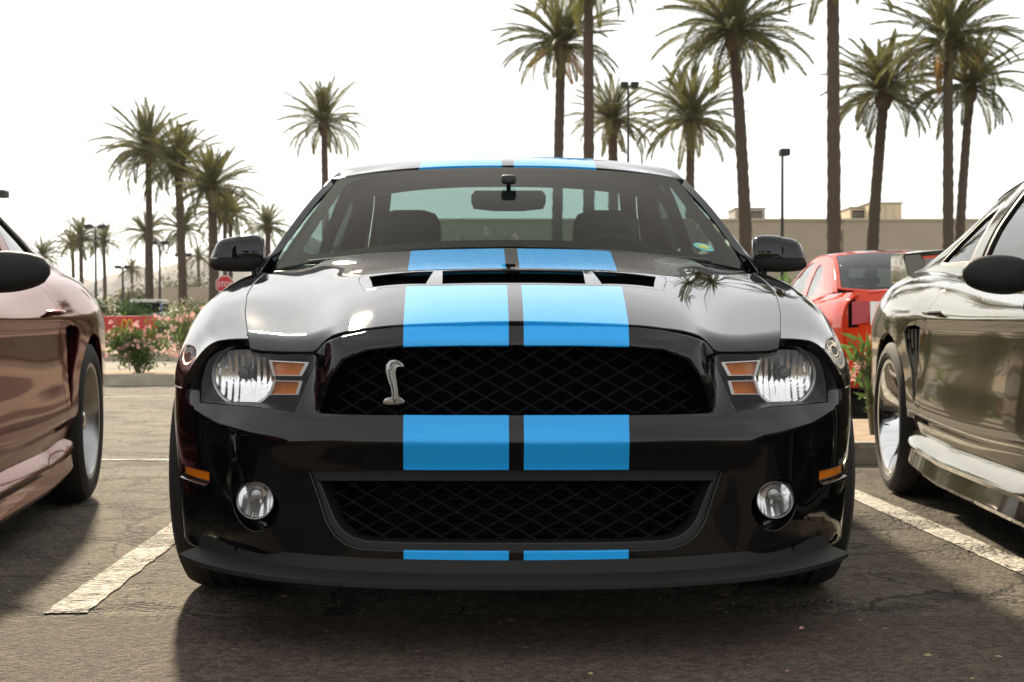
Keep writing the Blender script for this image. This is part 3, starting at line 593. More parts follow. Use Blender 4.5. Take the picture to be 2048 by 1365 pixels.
# unseen hedge and trees added behind the camera to darken paint reflections
for k, x in enumerate((-13, -6.5, -.5, 5, 11.5)):
    bush('reflection_tree', (x*1.6, -34-(k % 2)*3, 0), (3.6,2.6,2.6), 1900, 40+k, 'unseen spreading tree added across the lane for reflections, place %s in its row' % ['one','two','three','four','five'][k], BUSH, .5, 'tree', trunkh=1.3, grp='unseen trees added for reflections')
bm = bmesh.new(); hd = empty('reflection_hedge', (0,-24,0)); tag(hd, 'long dark unseen hedge added across the driving lane for reflections', 'hedge')
box('hedge_core', (-24,-.35,0), (24,.35,1.15), BUSH, hd); hr = random.Random(9)
leaves('hedge_leaves', [Vector((hr.uniform(-24,24), (-1 if hr.random() < .3 else 1)*hr.uniform(.2,.5), hr.uniform(.0,1.25))) for _ in range(7000)], .16, BUSH, hd, 4, .5)
# ------------------------------------------------------------------ buildings, signs, lamps
STUC = M('beige_stucco', (.50,.42,.31), .95, var=.08, vscale=.6, bump=.2, bscale=8); STUC2 = M('pale_stucco', (.58,.50,.36), .95, var=.06, vscale=1); METAL = M('grey_sheet_metal', (.40,.39,.36), .55, var=.15, vscale=2); POST = M('dark_post', (.02,.018,.016), .6)
bd = empty('long_building', (0, 70, 0)); tag(bd, 'long flat-roofed beige building behind the palms, with plain wall panels', 'building')
x = -5.0; 
while x < 44:
    box('wall_panel', (x+.025, 0, 0), (x+6.975, .3, 5.62), STUC, bd, .01, 1); x += 7
box('parapet_cap', (-5.1,-.06,5.62), (44,.42,5.74), STUC2, bd, .02, 1); box('rear_mass', (-4.9,.32,0), (43.9,24,5.3), STUC, bd)
def unit(px0, px1, r0, D, dep, label, mat, vent=True):
    a = at(px0, r0, D); b = at(px1, 440, D); o = empty('roof_plant', ((a.x+b.x)/2, D, 5.3)); tag(o, label, 'roof unit'); w = (b.x-a.x)/2; h = a.z-5.3
    box('casing', (-w,0,0), (w,dep,h), mat, o, .04, 1); box('lid', (-w-.06,-.06,h), (w+.06,dep+.06,h+.07), METAL, o, .01, 1)
    if vent:
        g = box('louvre_grille', (-w*.8,-.03,h*.25), (w*.8,-.005,h*.9), POST, o)
        for k in range(7): box('louvre', (-w*.8,-.06,h*(.28+.085*k)), (w*.8,-.03,h*(.28+.085*k)+.03), METAL, g)
    else:
        for k in (-1, 0, 1): box('seam', (k*w*.5-.02,-.025,.02), (k*w*.5+.02,-.002,h-.03), METAL, o)
unit(1470, 1530, 419, 74, 2.4, 'small roof unit with dark louvres beside the curved palm trunk', METAL)
unit(1737, 1803, 408, 75, 4, 'large cream roof box behind the outward-leaning palm', STUC2, False); unit(1700, 1732, 417, 76, 3, 'low cream roof box with dark louvres next to the larger one', STUC2)
w0 = at(306, 575, 115); w1 = at(425, 575, 115); lw = empty('low_wall', ((w0.x+w1.x)/2, 115, 0)); tag(lw, 'low plain beige wall at the back of the car park', 'wall')
for k in range(4): a = (w1.x-w0.x)/4; box('wall_panel', (-(w1.x-w0.x)/2+a*k+.01, 0, 0), (-(w1.x-w0.x)/2+a*(k+1)-.01, .3, w0.z), STUC, lw)
def post_lamp(px, row, D, heads, label, hw=.42):
    t = at(px, row, D); o = empty('lamp_post', (t.x, D, 0)); tag(o, label, 'lamp post', 'car park lamp posts')
    tube('post', [(0,0,0), (0,0,t.z)], [.085*max(1, D/80), .055*max(1, D/80)], POST, o, 8); tube('foot', [(0,0,0), (0,0,.5)], .22, CONC, o, 12)
    for dx in heads:
        bm = bmesh.new(); addbox(bm, (dx-hw/2,-.25,t.z-.02), (dx+hw/2,.25,t.z+.26), .03, 1); h = bobj('lamp_head', bm, POST, o)
        if abs(dx) > .1: tube('arm', [(0,0,t.z+.1), (dx,0,t.z+.1)], .035*max(1, D/80), POST, o, 6)
post_lamp(1564, 312, 60, [.08], 'square-headed lamp post in front of the beige building')
post_lamp(1256, 178, 66, [-.18, .28], 'tall slim lamp post with tilted head behind the roof', .36)
post_lamp(192, 458, 95, [-.45,.45], 'twin-headed lamp post among the small far palms', .5); post_lamp(320, 490, 105, [-.4,.4], 'twin-headed lamp post beside the tall palm trunk', .45)
post_lamp(367, 514, 112, [-.4,.4], 'twin-headed lamp post crossing the leaning palm trunk', .45); post_lamp(246, 538, 120, [-.4,.4], 'twin-headed lamp post above the green bush', .5); post_lamp(-8, 396, 52, [.28], 'single-headed lamp post behind the maroon coupe roof', .30)
SR = M('sign_red', (.50,.02,.02), .5); SW = M('sign_white', (.75,.75,.72), .5)
ss = empty('stop_sign', (at(450,570,60).x, 60, 0)); tag(ss, 'red octagonal STOP sign on a thin post', 'road sign'); zc = at(450,570,60).z
oc = lambda r: [(r*math.cos(R(22.5+45*i)), zc+r*math.sin(R(22.5+45*i))) for i in range(8)]
pl = prism('plate', oc(.405), 0, .02, SW, ss); prism('face', oc(.375), -.006, -.001, SR, pl); tube('post', [(0,.05,0), (0,.05,zc+.3)], .035, METAL, ss, 8)
text('lettering', 'STOP', .30, SW, pl, Matrix(((.86,0,0,0), (0,0,-1,-.010), (0,1,0,zc), (0,0,0,1))), .002)
rb = empty('red_board', (at(256,650,52).x, 52, 0)); tag(rb, 'long red board with yellow double-arch emblem before the blue off-roader', 'sign board')
p_ = [(-1.35,.10), (1.02,.10), (1.02,.90), (.95,.95), (-1.35,.95)]; fb = prism('board', p_, 0, .08, SR, rb, .01)
for x in (-1.1, .8): tube('leg', [(x,.04,0), (x,.04,.12)], .04, POST, rb, 8)
YE = M('emblem_yellow', (.80,.45,.02), .5); pts = []
for sx in (-1, 1):
    path = [(-.02+.105*sx+.10*math.cos(a)*1.0, -.03, .42+.40*math.sin(a)**.8) for a in np.linspace(.02, math.pi-.02, 17)]
    tube('arch', path, [(.022,.03)]*17, YE, fb, 8, ang=60)
# hills far behind, with the air between
hr = random.Random(3); V = []; Fc = []; n = 160
ph = [(hr.uniform(0, 6.28), hr.uniform(.7, 1.3)) for _ in range(7)]
for i in range(n+1):
    x = -1500+2400*i/n; h = 100+sum(44/(k+1)*math.sin(x/ (420/(k+1))*q+p) for k, (p, q) in enumerate(ph))*.75; h = max(14, h)*(1 if x < 200 else max(.1, 1-(x-200)/500))
    for j, (dy, f) in enumerate(((-260,0), (-160,.38), (-70,.72), (0,1), (120,.5), (260,0))): V.append((x+hr.uniform(-8,8), 2500+dy+hr.uniform(-25,25), max(-2, h*f*(1+hr.uniform(-.1,.1)))))
for i in range(n):
    for j in range(5): a = i*6+j; Fc.append((a, a+6, a+7, a+1))
structure(obj('hills', V, Fc, M('desert_rock', (.19,.15,.12), .95, var=.3, vscale=.02)))
# ------------------------------------------------------------------ far vehicles
def offroader(px, D, label):
    o = empty('off_roader', (at(px, 600, D).x, D, 0), R(8)); tag(o, label, 'car'); BL = M('blue_paint', (.03,.09,.30), .3, coat=1); CR = M('cream_hardtop', (.70,.66,.58), .6)
    box('body', (-.78,.9,.55), (.78,4.1,1.12), BL, o, .06); box('bonnet', (-.66,-.1,.62), (.66,1.0,1.10), BL, o, .06)
    prism('cabin', [(-.76,1.12), (.76,1.12), (.70,1.72), (-.70,1.72)], 1.0, 4.05, BL, o, .03); box('hardtop', (-.76,.96,1.66), (.76,4.1,1.82), CR, o, .05)
    prism('windscreen', [(-.68,1.18), (.68,1.18), (.64,1.66), (-.64,1.66)], .965, .985, MT['frit'], o)
    for s in (-1, 1):
        for y0, y1 in ((1.2,2.1), (2.25,3.0), (3.15,3.9)): box('side_window', (s*.755-.012,y0,1.22), (s*.755+.012,y1,1.62), MT['frit'], o)
        box('wing', (s*.80-.13,-.05,.78), (s*.80+.13,.95,.88), BL, o, .03); lathe('headlamp', [(.001,-.14), (.09,-.13), (.10,-.09)], MT['chrome'], o, 20, 'y', (s*.46,0,.92)); box('mirror', (s*.98-.09,1.05,1.15), (s*.98+.09,1.15,1.35), POST, o, .02)
        for y in (.45,3.35): lathe('wheel', [(.1,s*.1), (.2,s*.11), (.38,s*.1), (.40,s*.05), (.40,-s*.1), (.2,-s*.1)], MT['rubber'], o, 24, 'x', (s*.72,y,.40))
    for k in range(7): box('grille_slot', (-.27+.08*k-.018,-.115,.72), (-.27+.08*k+.018,-.099,1.02), POST, o)
    box('front_bumper', (-.8,-.3,.45), (.8,-.1,.62), POST, o, .03)
offroader(288, 68, 'blue off-roader with cream hardtop behind the red board')
def sedan(px, D, rz, col, label):
    o = empty('parked_car', (at(px, 640, D).x, D, 0), rz); tag(o, label, 'car'); pm = M('paint_'+label.split()[0], col, .3, coat=1)
    prof = [(-2.2,.35), (2.2,.35), (2.25,.7), (2.1,.88), (1.3,.95), (-1.2,.97), (-2.1,.82), (-2.25,.65)]; prism('body', prof, -.88, .88, pm, o, .06)
    top = [(1.15,.95), (.55,1.38), (-.75,1.40), (-1.5,.96)]; prism('cabin', top, -.74, .74, pm, o, .05); prism('side_glass', [(.95,.98), (.5,1.32), (-.7,1.34), (-1.25,.98)], -.755, .755, MT['frit'], o); prism('windscreen', [(1.20,.97), (.60,1.36), (.57,1.34), (1.15,.95)], -.66, .66, MT['frit'], o)
    for s in (-1, 1):
        for x in (-1.35, 1.35): lathe('wheel', [(.1,s*.1), (.31,s*.1), (.32,s*.05), (.32,-s*.1)], MT['rubber'], o, 24, 'y', (x,s*.78,.32))
sedan(382, 76, R(20), (.45,.50,.50), 'pale silver sedan roof beyond the pink oleanders'); sedan(345, 84, R(80), (.02,.02,.02), 'black sedan parked behind the leaning palm trunk')
sedan(455, 74, R(12), (.35,.12,.05), 'rust-red sedan hidden behind the striped car fender')

# ------------------------------------------------------------------ wheels
def make_wheel(parent, loc, side, rad=.343, wid=.25, rim=.245, style='dish', spoke_mat=None, rim_mat=None, hubz=None):
    """side +1: outer face looks along +x"""
    s = side; w = wid/2; bm = bmesh.new()
    lipw = .012
    addlathe(bm, [(rim+.008, s*(w-.004)), (rim+.004, s*(w+.004)), (rim-.012, s*(w+.002)), (rim-.022, s*(w-.02)), (rim-.03, s*(w-.075)), (rim-.035, s*(w-.09)), (rim-.035, -s*w)], 56, 'x')
    wh = bobj('wheel', bm, rim_mat or MT['brush'], parent); wh.location = loc
    t = rad-rim
    prof = [(rim-.004, s*(w-.012)), (rim+.012, s*(w+.008)), (rim+.35*t, s*(w+.014)), (rim+.6*t, s*(w+.011)), (rim+.84*t, s*(w-.002)), (rad-.008, s*(w-.018)), (rad-.002, s*(w-.034))]
    for g in (.045, 0, -.045): prof += [(rad, s*(g+.012)), (rad-.007, s*(g+.009)), (rad-.007, s*(g-.001)), (rad, s*(g-.004))]
    prof += [(rad-.002, -s*(w-.034)), (rad-.02, -s*(w-.01)), (rim+.4*t, -s*(w+.012)), (rim-.004, -s*(w-.012))]
    lathe('tyre', prof, MT['rubber'], wh, 64, 'x', ang=25)
    lathe('brake_disc', [(.02, s*-.02), (.16, s*-.02), (.16, s*-.035)], MT['steel'], wh, 32)
    lathe('dark_backing_disc', [(.03, s*(w-.135)), (rim-.040, s*(w-.135)), (rim-.0365, s*(w-.125))], MT['gap'], wh, 40)  # black disc added behind the spokes to darken the inside of the wheel
    sm = spoke_mat or MT['alloy']
    for k in range(5):
        a = 2*math.pi*k/5+.3; bm = bmesh.new(); ca, sa = math.cos(a), math.sin(a)
        def f(x, y, z, ca=ca, sa=sa): return (s*y, x*ca-z*sa, x*sa+z*ca)
        if style == 'dish':
            pts = [((.03,.026), (.03,-.026)), ((.10,.019), (.10,-.019)), ((.17,.025), (.17,-.025)), ((rim-.026,.036), (rim-.026,-.036))]; ys = [w-.035, w-.04, w-.05, w-.06]
        else:
            pts = [((.03,.034), (.03,-.034)), ((.12,.028), (.12,-.028)), ((.18,.036), (.18,-.036)), ((rim-.034,.05), (rim-.034,-.05))]; ys = [w-.075, w-.08, w-.09, w-.10]
        A = []
        for ((x0, z0), (x1, z1)), y in zip(pts, ys): A.append([bm.verts.new(f(x0, y, z0)), bm.verts.new(f(x1, y, z1)), bm.verts.new(f(x1, y-.035, z1*.8)), bm.verts.new(f(x0, y-.035, z0*.8))])
        for p, q in zip(A, A[1:]):
            for j in range(4): bm.faces.new((p[j], p[(j+1) % 4], q[(j+1) % 4], q[j]))
        bm.faces.new(A[0]); bm.faces.new(A[-1][::-1])
        bmesh.ops.bevel(bm, geom=bm.edges[:], offset=.006, segments=2, affect='EDGES'); bobj('spoke', bm, sm, wh)
    y0 = w-.03 if style == 'dish' else w-.07
    lathe('hub_cap', [(.001, s*(y0+.012)), (.03, s*(y0+.01)), (.045, s*(y0-.004)), (.05, s*(y0-.03))], sm, wh, 28)
    return wh
# ------------------------------------------------------------------ the striped car
car = empty('striped_sports_car', (.0097, 3.10, 0), .0115)
tag(car, 'black sports car with twin sky-blue stripes, snake badge and hood vents', 'car')
BP, SP = MT['blackpaint'], MT['stripepaint']
def mir(pts): return pts+[(-x, y) for x, y in pts[::-1] if abs(x) > 1e-6]
def ux(x, y):
    """point (x, y) of the plan on the upper loft, as loft parameters (y, s)"""
    return (y, math.copysign(U.inv(y, 0, abs(x), 0, 1.02), x))
# hood: outline in plan, given on the +x side and mirrored
hf = [(0,.052),(.12,.054),(.246,.062),(.32,.076),(.385,.098),(.42,.122),(.437,.140)]
hf += [(.47,.160),(.53,.190),(.58,.225),(.61,.252)]
hs_ = [(.6165,.268),(.625,.30),(.648,.42),(.668,.52),(.688,.65),(.708,.78),(.722,.92),(.731,1.05),(.738,1.20),(.742,1.34)]
hb = [(.70,1.335),(.60,1.300),(.45,1.268),(.25,1.25),(.1,1.246),(0,1.245)]
half = hf+hs_+hb
ho = [ux(x, y) for x, y in half]; hood_out = ho+[(u, -v) for u, v in ho[::-1] if abs(v) > 1e-4]
vfh = [(0,.392),(.19,.404),(.345,.466),(.374,.484),(.400,.640),(.406,.715),(.395,.732),(.2,.690),(0,.682)]
vf = [ux(x, y) for x, y in vfh]; vent_out = vf+[(u, -v) for u, v in vf[-2:0:-1]]
# the roll of the hood over the lamps
class Rolled:
    def __call__(s, u, v):
        P, N = U(u, v); x = np.abs(P[:, 0]); ye = np.interp(x, [.40,.437,.53,.61,.66], [.10,.15,.19,.252,.30]); k = np.clip((ye+.075-P[:, 1])/.075, 0, 1.3)*np.clip((x-.40)/.05, 0, 1)
        # ease the drop near the fender so that both panels stay level at the shut line
        drop = .020*k**2; P = P.copy(); P[:, 2] -= drop
        N = N.copy(); N[:, 1] -= (.53*k); N /= np.linalg.norm(N, axis=1, keepdims=True); return P, N
HS = Rolled()
hood = panel('hood', HS, hood_out, [vent_out], .016, SP, car, lip=.018, r=.0025, hole_lip=.012)
def sh(pts): return [ux(x, y) for x, y in pts]
vl = sh([(.378,.700),(.205,.652),(.215,.440),(.352,.506)]); vr = [(u, -v) for u, v in vl]
vc = sh([(-.183,.652),(0,.648),(.183,.652),(.176,.430),(0,.420),(-.176,.430)])
ins = [((u-.58)*.975+.58, v*.990) for u, v in vent_out]
vent = panel('hood_vent', HS, ins, [vl, vc, vr], .016, BP, hood, lip=.012, r=.002, hole_lip=.003)
for lo, hi in ((-.38,-.2), (-.185,.185), (.2,.38)):
    for k in range(3):
        y = .47+.06*k; rows = []
        for dy, dz in ((0,-.014), (.035,-.032)):
            rows.append([(x, y+dy, float(U([y+dy], [U.inv(y+dy, 0, abs(x), 0, .9)])[0][0, 2])+dz) for x in np.linspace(lo, hi, 6)])
        sheet('vent_louvre', rows, MT['plastic'], vent, nu=2, nv=12)
    rows = [[(x, y, float(U([y], [U.inv(y, 0, abs(x), 0, .9)])[0][0, 2])+dz) for x in np.linspace(lo-.02, hi+.02, 6)] for y, dz in ((.40,-.05), (.60,-.05), (.705,-.045), (.715,-.006))]
    sheet('vent_tray', rows, MT['gap'], vent, nu=6, nv=12)
# windscreen washer jets and cowl
for sx in (-1, 1):
    y = 1.30; x = .30*sx
rows = [[(x, 1.235+.10*(abs(x)/.75)**2+dy, .955-.085*(abs(x)/.75)**2.2+dz) for x in np.linspace(-.735, .735, 15)] for dy, dz in ((-.03,-.035), (.05,-.045), (.17,-.04))]
sheet('cowl_panel', rows, MT['plastic'], car, nu=8, nv=50)
# fenders
ZB = .575
def fz(y, z): return (y, U.inv(y, 2, z, .78, float(U.vs[-1])))
fe = [ux(x+.0055, y) for x, y in hs_]
fe_r = [(1.47, fe[-1][1]+.015), fz(1.49,.80), fz(1.49,.62), (1.49, float(U.arc[-1])-.004)]
wz = lambda y: .343+math.sqrt(max(0, .378**2-(y-.92)**2))
arch = [fz(y, wz(y)) for y in (1.27,1.22,1.12,1.02,.92,.82,.72,.64)]
fr = [fz(.58,ZB), fz(.45,ZB), fz(.345,ZB), fz(.33,.61), fz(.325,.64), (.315, ux(.70,.315)[1]), (.285, ux(.65,.285)[1])]
fender_out = fe+fe_r+[(1.28, float(U.arc[-1])-.004)]+arch+fr
for fx in (False, True):
    fd = panel('fender', U, fender_out, [], .016, BP, car, lip=.016, r=.0025, flipx=fx)
# front bumper skin
tx = lambda x: float(t_of_x(x))
def fl(pts): return [(tx(x), z) for x, z in pts]
def tm(pts): return pts+[(-t, z) for t, z in pts[::-1] if abs(t) > 1e-6]
LAMP = [(.7004,.664),(.7260,.640),(.7340,.6176),(.738,.590),(.738,.571),(.736,.544),(.6675,.541),(.575,.5386),(.4912,.5274),(.467,.5907),(.4403,.6600),(.470,.6630),(.5357,.6649),(.6263,.6655)]
def onx(x, z):
    """fascia parameters of the point with real x and height z"""
    t = tx(x)
    for _ in range(12): t += .8*(abs(x)-F([t], [z])[0][0, 0])
    return (t, z)
lamp_t = [onx(x, z) for x, z in LAMP]
top = [(0,.7315),(.12,.7305),(.246,.7205),(.32,.7115),(.385,.697),(.42,.683),(.437,.672),(.445,.662)]
bo = [onx(x, z) for x, z in top]+[(t-.003, z) for t, z in lamp_t[10:7:-1]]+[(t, z-.003) for t, z in (lamp_t[7], lamp_t[6], lamp_t[5])]+[(lamp_t[5][0]+.006,.547),(lamp_t[4][0]+.006,.568)]
Tm = float(ts[-1]); bo += [(tx(.80),.571),(Tm-.07,.571),(Tm-.075,.45),(Tm-.085,.30),(Tm-.10,.215),(tx(.80),.196),(tx(.70),.193),(tx(.5),.190),(0,.188)]
gr = [onx(x, z) for x, z in GRILLE]; 
LOW = [(0,.411),(.24,.410),(.4600,.405),(.4558,.396),(.4448,.365),(.4202,.292),(.402,.262),(.375,.241),(.3417,.231),(.2533,.229),(0,.229)]
lo_t = [onx(x, z) for x, z in LOW]
fc = onx(.5905,.319); fog = [(fc[0]+.072*math.cos(a), fc[1]+.061*math.sin(a)) for a in np.linspace(0, 2*math.pi, 36, endpoint=False)]
MK = [(.7060,.386),(.7900,.3905),(.7900,.3660),(.7060,.359)]
mk = [onx(x, z) for x, z in MK]
neg = lambda L: [(-t, z) for t, z in L]
zcf = lambda x: float(np.interp(abs(x), [0,.45,.58,.68,.75,.80,.9], [.4725,.4745,.483,.498,.525,.55,.56]))
cxs = np.linspace(-.735, .735, 150); crease = [(tx(x), zcf(x)) for x in cxs]; shelf = [(tx(x), zcf(x)+.006) for x in cxs]
bump = panel('front_bumper', F, tm(bo), [tm(gr), tm(lo_t), fog, neg(fog), mk, neg(mk)], .012, SP, car, lip=.02, r=.003, hole_lip=.045, lines=[crease, shelf])
# grilles: crossed bars following the plan of the nose
def py_of(x, dep): return float(np.interp(abs(x), plan[len(plan)//2:, 0], plan[len(plan)//2:, 1]))+dep
def clip_seg(p, d, poly, n=400):
    s = np.linspace(-1.2, 1.2, n); k = inside(p[0]+d[0]*s, p[1]+d[1]*s, poly); out = []; i = 0
    while i < n:
        if k[i]:
            j = i
            while j+1 < n and k[j+1]: j += 1
            if j > i+2: out.append((s[i], s[j]))
            i = j+1
        else: i += 1
    return out
def lattice(name, poly, dep, dx, dz, parent, w=.0032, h=.016):
    L = math.hypot(dx, dz); root = None; zc = sum(p[1] for p in poly)/len(poly)
    for sg in (-1, 1):
        d = (dx/L, sg*dz/L)
        for k in range(-16, 17):
            for a, b in clip_seg((k*dx, zc), d, poly):
                m = max(3, int((b-a)/.04)); bm = bmesh.new(); rings = []
                nx, nz = -d[1]*w/2, d[0]*w/2
                for i in range(m+1):
                    s = a+(b-a)*i/m; x, z = k*dx+d[0]*s, zc+d[1]*s; y = py_of(x, dep)+(.0015 if sg > 0 else 0)
                    rings.append([bm.verts.new((x-nx, y, z-nz)), bm.verts.new((x+nx, y, z+nz)), bm.verts.new((x+nx*1.6, y+h, z+nz*1.6)), bm.verts.new((x-nx*1.6, y+h, z-nz*1.6))])
                for A, B in zip(rings, rings[1:]):
                    for j in range(4): bm.faces.new((A[j], A[(j+1) % 4], B[(j+1) % 4], B[j]))
                bobj(name, bm, MT['mesh'], parent)
def back(name, poly, dep, parent, mat):
    xs = [p[0] for p in poly]; zz = [p[1] for p in poly]
    rows = [[(x, py_of(x, dep), z) for x in np.linspace(-max(xs)-.02, max(xs)+.02, 15)] for z in (min(zz)-.02, max(zz)-.004)]
    return sheet(name, rows, mat, parent, nu=2, nv=30)
gpoly = GRILLE+[(-x, z) for x, z in GRILLE[-2:0:-1]]
ug = back('radiator_screen', GRILLE, .13, car, MT['gap']); ug.name = 'upper_grille'
lattice('grille_bar', gpoly, .075, .066, .037, ug)
lpoly = LOW+[(-x, z) for x, z in LOW[-2:0:-1]]
lg = back('lower_grille', LOW, .15, car, MT['gap'])
inner = [(x*.955, .386-(.386-.246)*(.411-z)/(.411-.229)) for x, z in LOW]
lattice('grille_bar', inner+[(-x, z) for x, z in inner[-2:0:-1]], .082, .066, .037, lg)
for z in np.arange(.255, .40, .011): # radiator fins behind the lower mesh
    rows = [[(x, py_of(x, .125), z+dz) for x in np.linspace(-.30, .30, 5)] for dz in (0, .0035)]
    sheet('radiator_fin', rows, MT['mesh'], lg, nu=2, nv=6)
inn_t = [onx(x, z) for x, z in inner]
class Shift:
    def __init__(s, S, d): s.S, s.d = S, d
    def __call__(s, u, v):
        P, N = s.S(u, v); P = P.copy(); P[:, 1] += s.d; return P, N
fr_o = [(t*.997, .4095-(.4095-.2305)*(.411-z)/.182) for t, z in lo_t]
panel('grille_frame', Shift(F, .008), tm(fr_o), [tm(inn_t)], .012, MT['plastic'], lg, lip=.03, r=.003, hole_lip=.06)
# chin splitter
xs_ = np.linspace(-.772, .772, 61); bm = bmesh.new(); rings = []
for x in xs_:
    a = abs(x); y = py_of(min(a,.80), 0); z = float(np.interp(a, [0,.3,.42,.6,.72,.80,.82], [.170,.171,.174,.179,.183,.186,.187])); y += (a > .80)*(a-.80)*2.4
    ou = float(np.interp(a, [0,.5,.7,.8,.82], [.034,.034,.030,.016,.008])); nxv = -.0 
    k = t_of_x(min(a,.80)); n2 = np.array([np.interp(k, ts, pn[:, 0]), np.interp(k, ts, pn[:, 1])]); sg = 1 if x >= 0 else -1
    def pt_(o, dz): return (x-sg*abs(n2[0])*(-o) if False else x+sg*(-n2[0] if n2[0] < 0 else n2[0])*o, y-abs(n2[1])*o, z+dz)
    rings.append([bm.verts.new(pt_(-.10, .043)), bm.verts.new(pt_(-.034, .042)), bm.verts.new(pt_(-.026, .014)), bm.verts.new(pt_(ou-.006, .003)), bm.verts.new(pt_(ou, -.001)), bm.verts.new(pt_(ou, -.010)), bm.verts.new(pt_(ou-.006, -.014)), bm.verts.new(pt_(-.10, -.012))])
for A, B in zip(rings, rings[1:]):
    for j in range(8): bm.faces.new((A[j], A[(j+1) % 8], B[(j+1) % 8], B[j]))
bm.faces.new(rings[0]); bm.faces.new(rings[-1][::-1]); bobj('chin_splitter', bm, MT['satin'], car, 30)
# lamps
def head_lamp(sx):
    S_ = F
    t_ = [(t, z) for t, z in lamp_t]
    unit = panel('headlamp', Shift(F, .004), [(t-.002 if i < 7 else t, z) for i, (t, z) in enumerate(t_)], [], .014, MT['lens'], car, lip=.004, r=.001, flipx=sx < 0)
    # dark bucket behind the lens
    bm = bmesh.new(); rows = []
    fr_ = [F([t], [z])[0][0] for t, z in resample(t_, .03)]
    A = [bm.verts.new((sx*p[0], p[1]+.01, p[2])) for p in fr_]; cx = np.mean(fr_, axis=0)
    B = [bm.verts.new((sx*(cx[0]+(p[0]-cx[0])*.97), max(p[1]+.10, .41), cx[2]+(p[2]-cx[2])*.97)) for p in fr_]; n = len(A)
    for i in range(n): bm.faces.new((A[i], A[(i+1) % n], B[(i+1) % n], B[i]))
    bm.faces.new(B); bobj('lamp_bucket', bm, MT['plastic'], unit)
    # round main lamp: fluted bowl, rim, bulb shield
    C = Vector((sx*.6375, .322, .6045)); rr = .071; bm = bmesh.new(); n = 96; rings = []
    for i in range(14):
        q = i/13; rg = []
        for k in range(n):
            a = 2*math.pi*k/n; x = rr*q*math.cos(a); z = rr*q*math.sin(a)
            fl_ = .0026*math.sin(x/rr*math.pi*9.5)*min(1, q*2)*(1 if abs(x) > .012 else .3)
            rg.append(bm.verts.new(C+Vector((x, .024*(1-q*q)+fl_*(1-q*.3), z))))
        rings.append(rg)
        if i == 0: continue
        for k in range(n): bm.faces.new((rings[i-1][k], rings[i-1][(k+1) % n], rings[i][(k+1) % n], rings[i][k]))
    bmesh.ops.remove_doubles(bm, verts=bm.verts[:], dist=1e-6); bobj('reflector', bm, MT['lampchrome'], unit, 60)
    lathe('lamp_rim', [(rr-.002, 0), (rr-.001, -.010), (rr+.004, -.013), (rr+.007, -.008), (rr+.009, .03)], MT['alloy'], unit, 64, 'y', C)
    lathe('bulb_shield', [(.001, -.012), (.010, -.011), (.015, -.006), (.015, .02), (.008, .04)], MT['steel'], unit, 28, 'y', C+Vector((0, 0, .006)))
    # two amber bars in bright frames
    for poly, zt in (([(.5585,.640),(.476,.637),(.4919,.6095),(.5495,.6088)], 0), ([(.5485,.5944),(.4915,.5945),(.5003,.5665),(.5600,.5648)], 1)):
        cxp = sum(p[0] for p in poly)/4; czp = sum(p[1] for p in poly)/4
        f = lambda x, y, z: (sx*x, y+max(0, (x-.47))*.55, z)
        outp = [(cxp+(x-cxp)*1.08+(.004 if x > cxp else -.006), czp+(z-czp)*1.12) for x, z in poly]
        bm = bmesh.new(); a = [bm.verts.new(f(x, .172, z)) for x, z in outp]; b = [bm.verts.new(f(x, .172, z)) for x, z in poly]
        a2 = [bm.verts.new(f(x, .215, z)) for x, z in outp]; b2 = [bm.verts.new(f(x, .192, z)) for x, z in poly]
        for i in range(4):
            j = (i+1) % 4
            bm.faces.new((a[i], a[j], b[j], b[i])); bm.faces.new((a[i], a2[i], a2[j], a[j])); bm.faces.new((b[i], b[j], b2[j], b2[i]))
        bobj('signal_frame', bm, MT['trimsilver'], unit, 20)
        # ribbed amber lens
        n = 34; bm = bmesh.new(); L = []
        for i in range(n+1):
            q = i/n; x0 = poly[1][0]+(poly[0][0]-poly[1][0])*q; z0 = poly[1][1]+(poly[0][1]-poly[1][1])*q; x1 = poly[2][0]+(poly[3][0]-poly[2][0])*q; z1 = poly[2][1]+(poly[3][1]-poly[2][1])*q
            y = .186+.0018*(i % 2); L.append((bm.verts.new(f(x0, y, z0)), bm.verts.new(f(x1, y, z1))))
        for p, q in zip(L, L[1:]): bm.faces.new((p[0], p[1], q[1], q[0]))
        bobj('turn_signal', bm, MT['amberdark'], unit, 5)
    return unit
for sx in (-1, 1): head_lamp(sx)
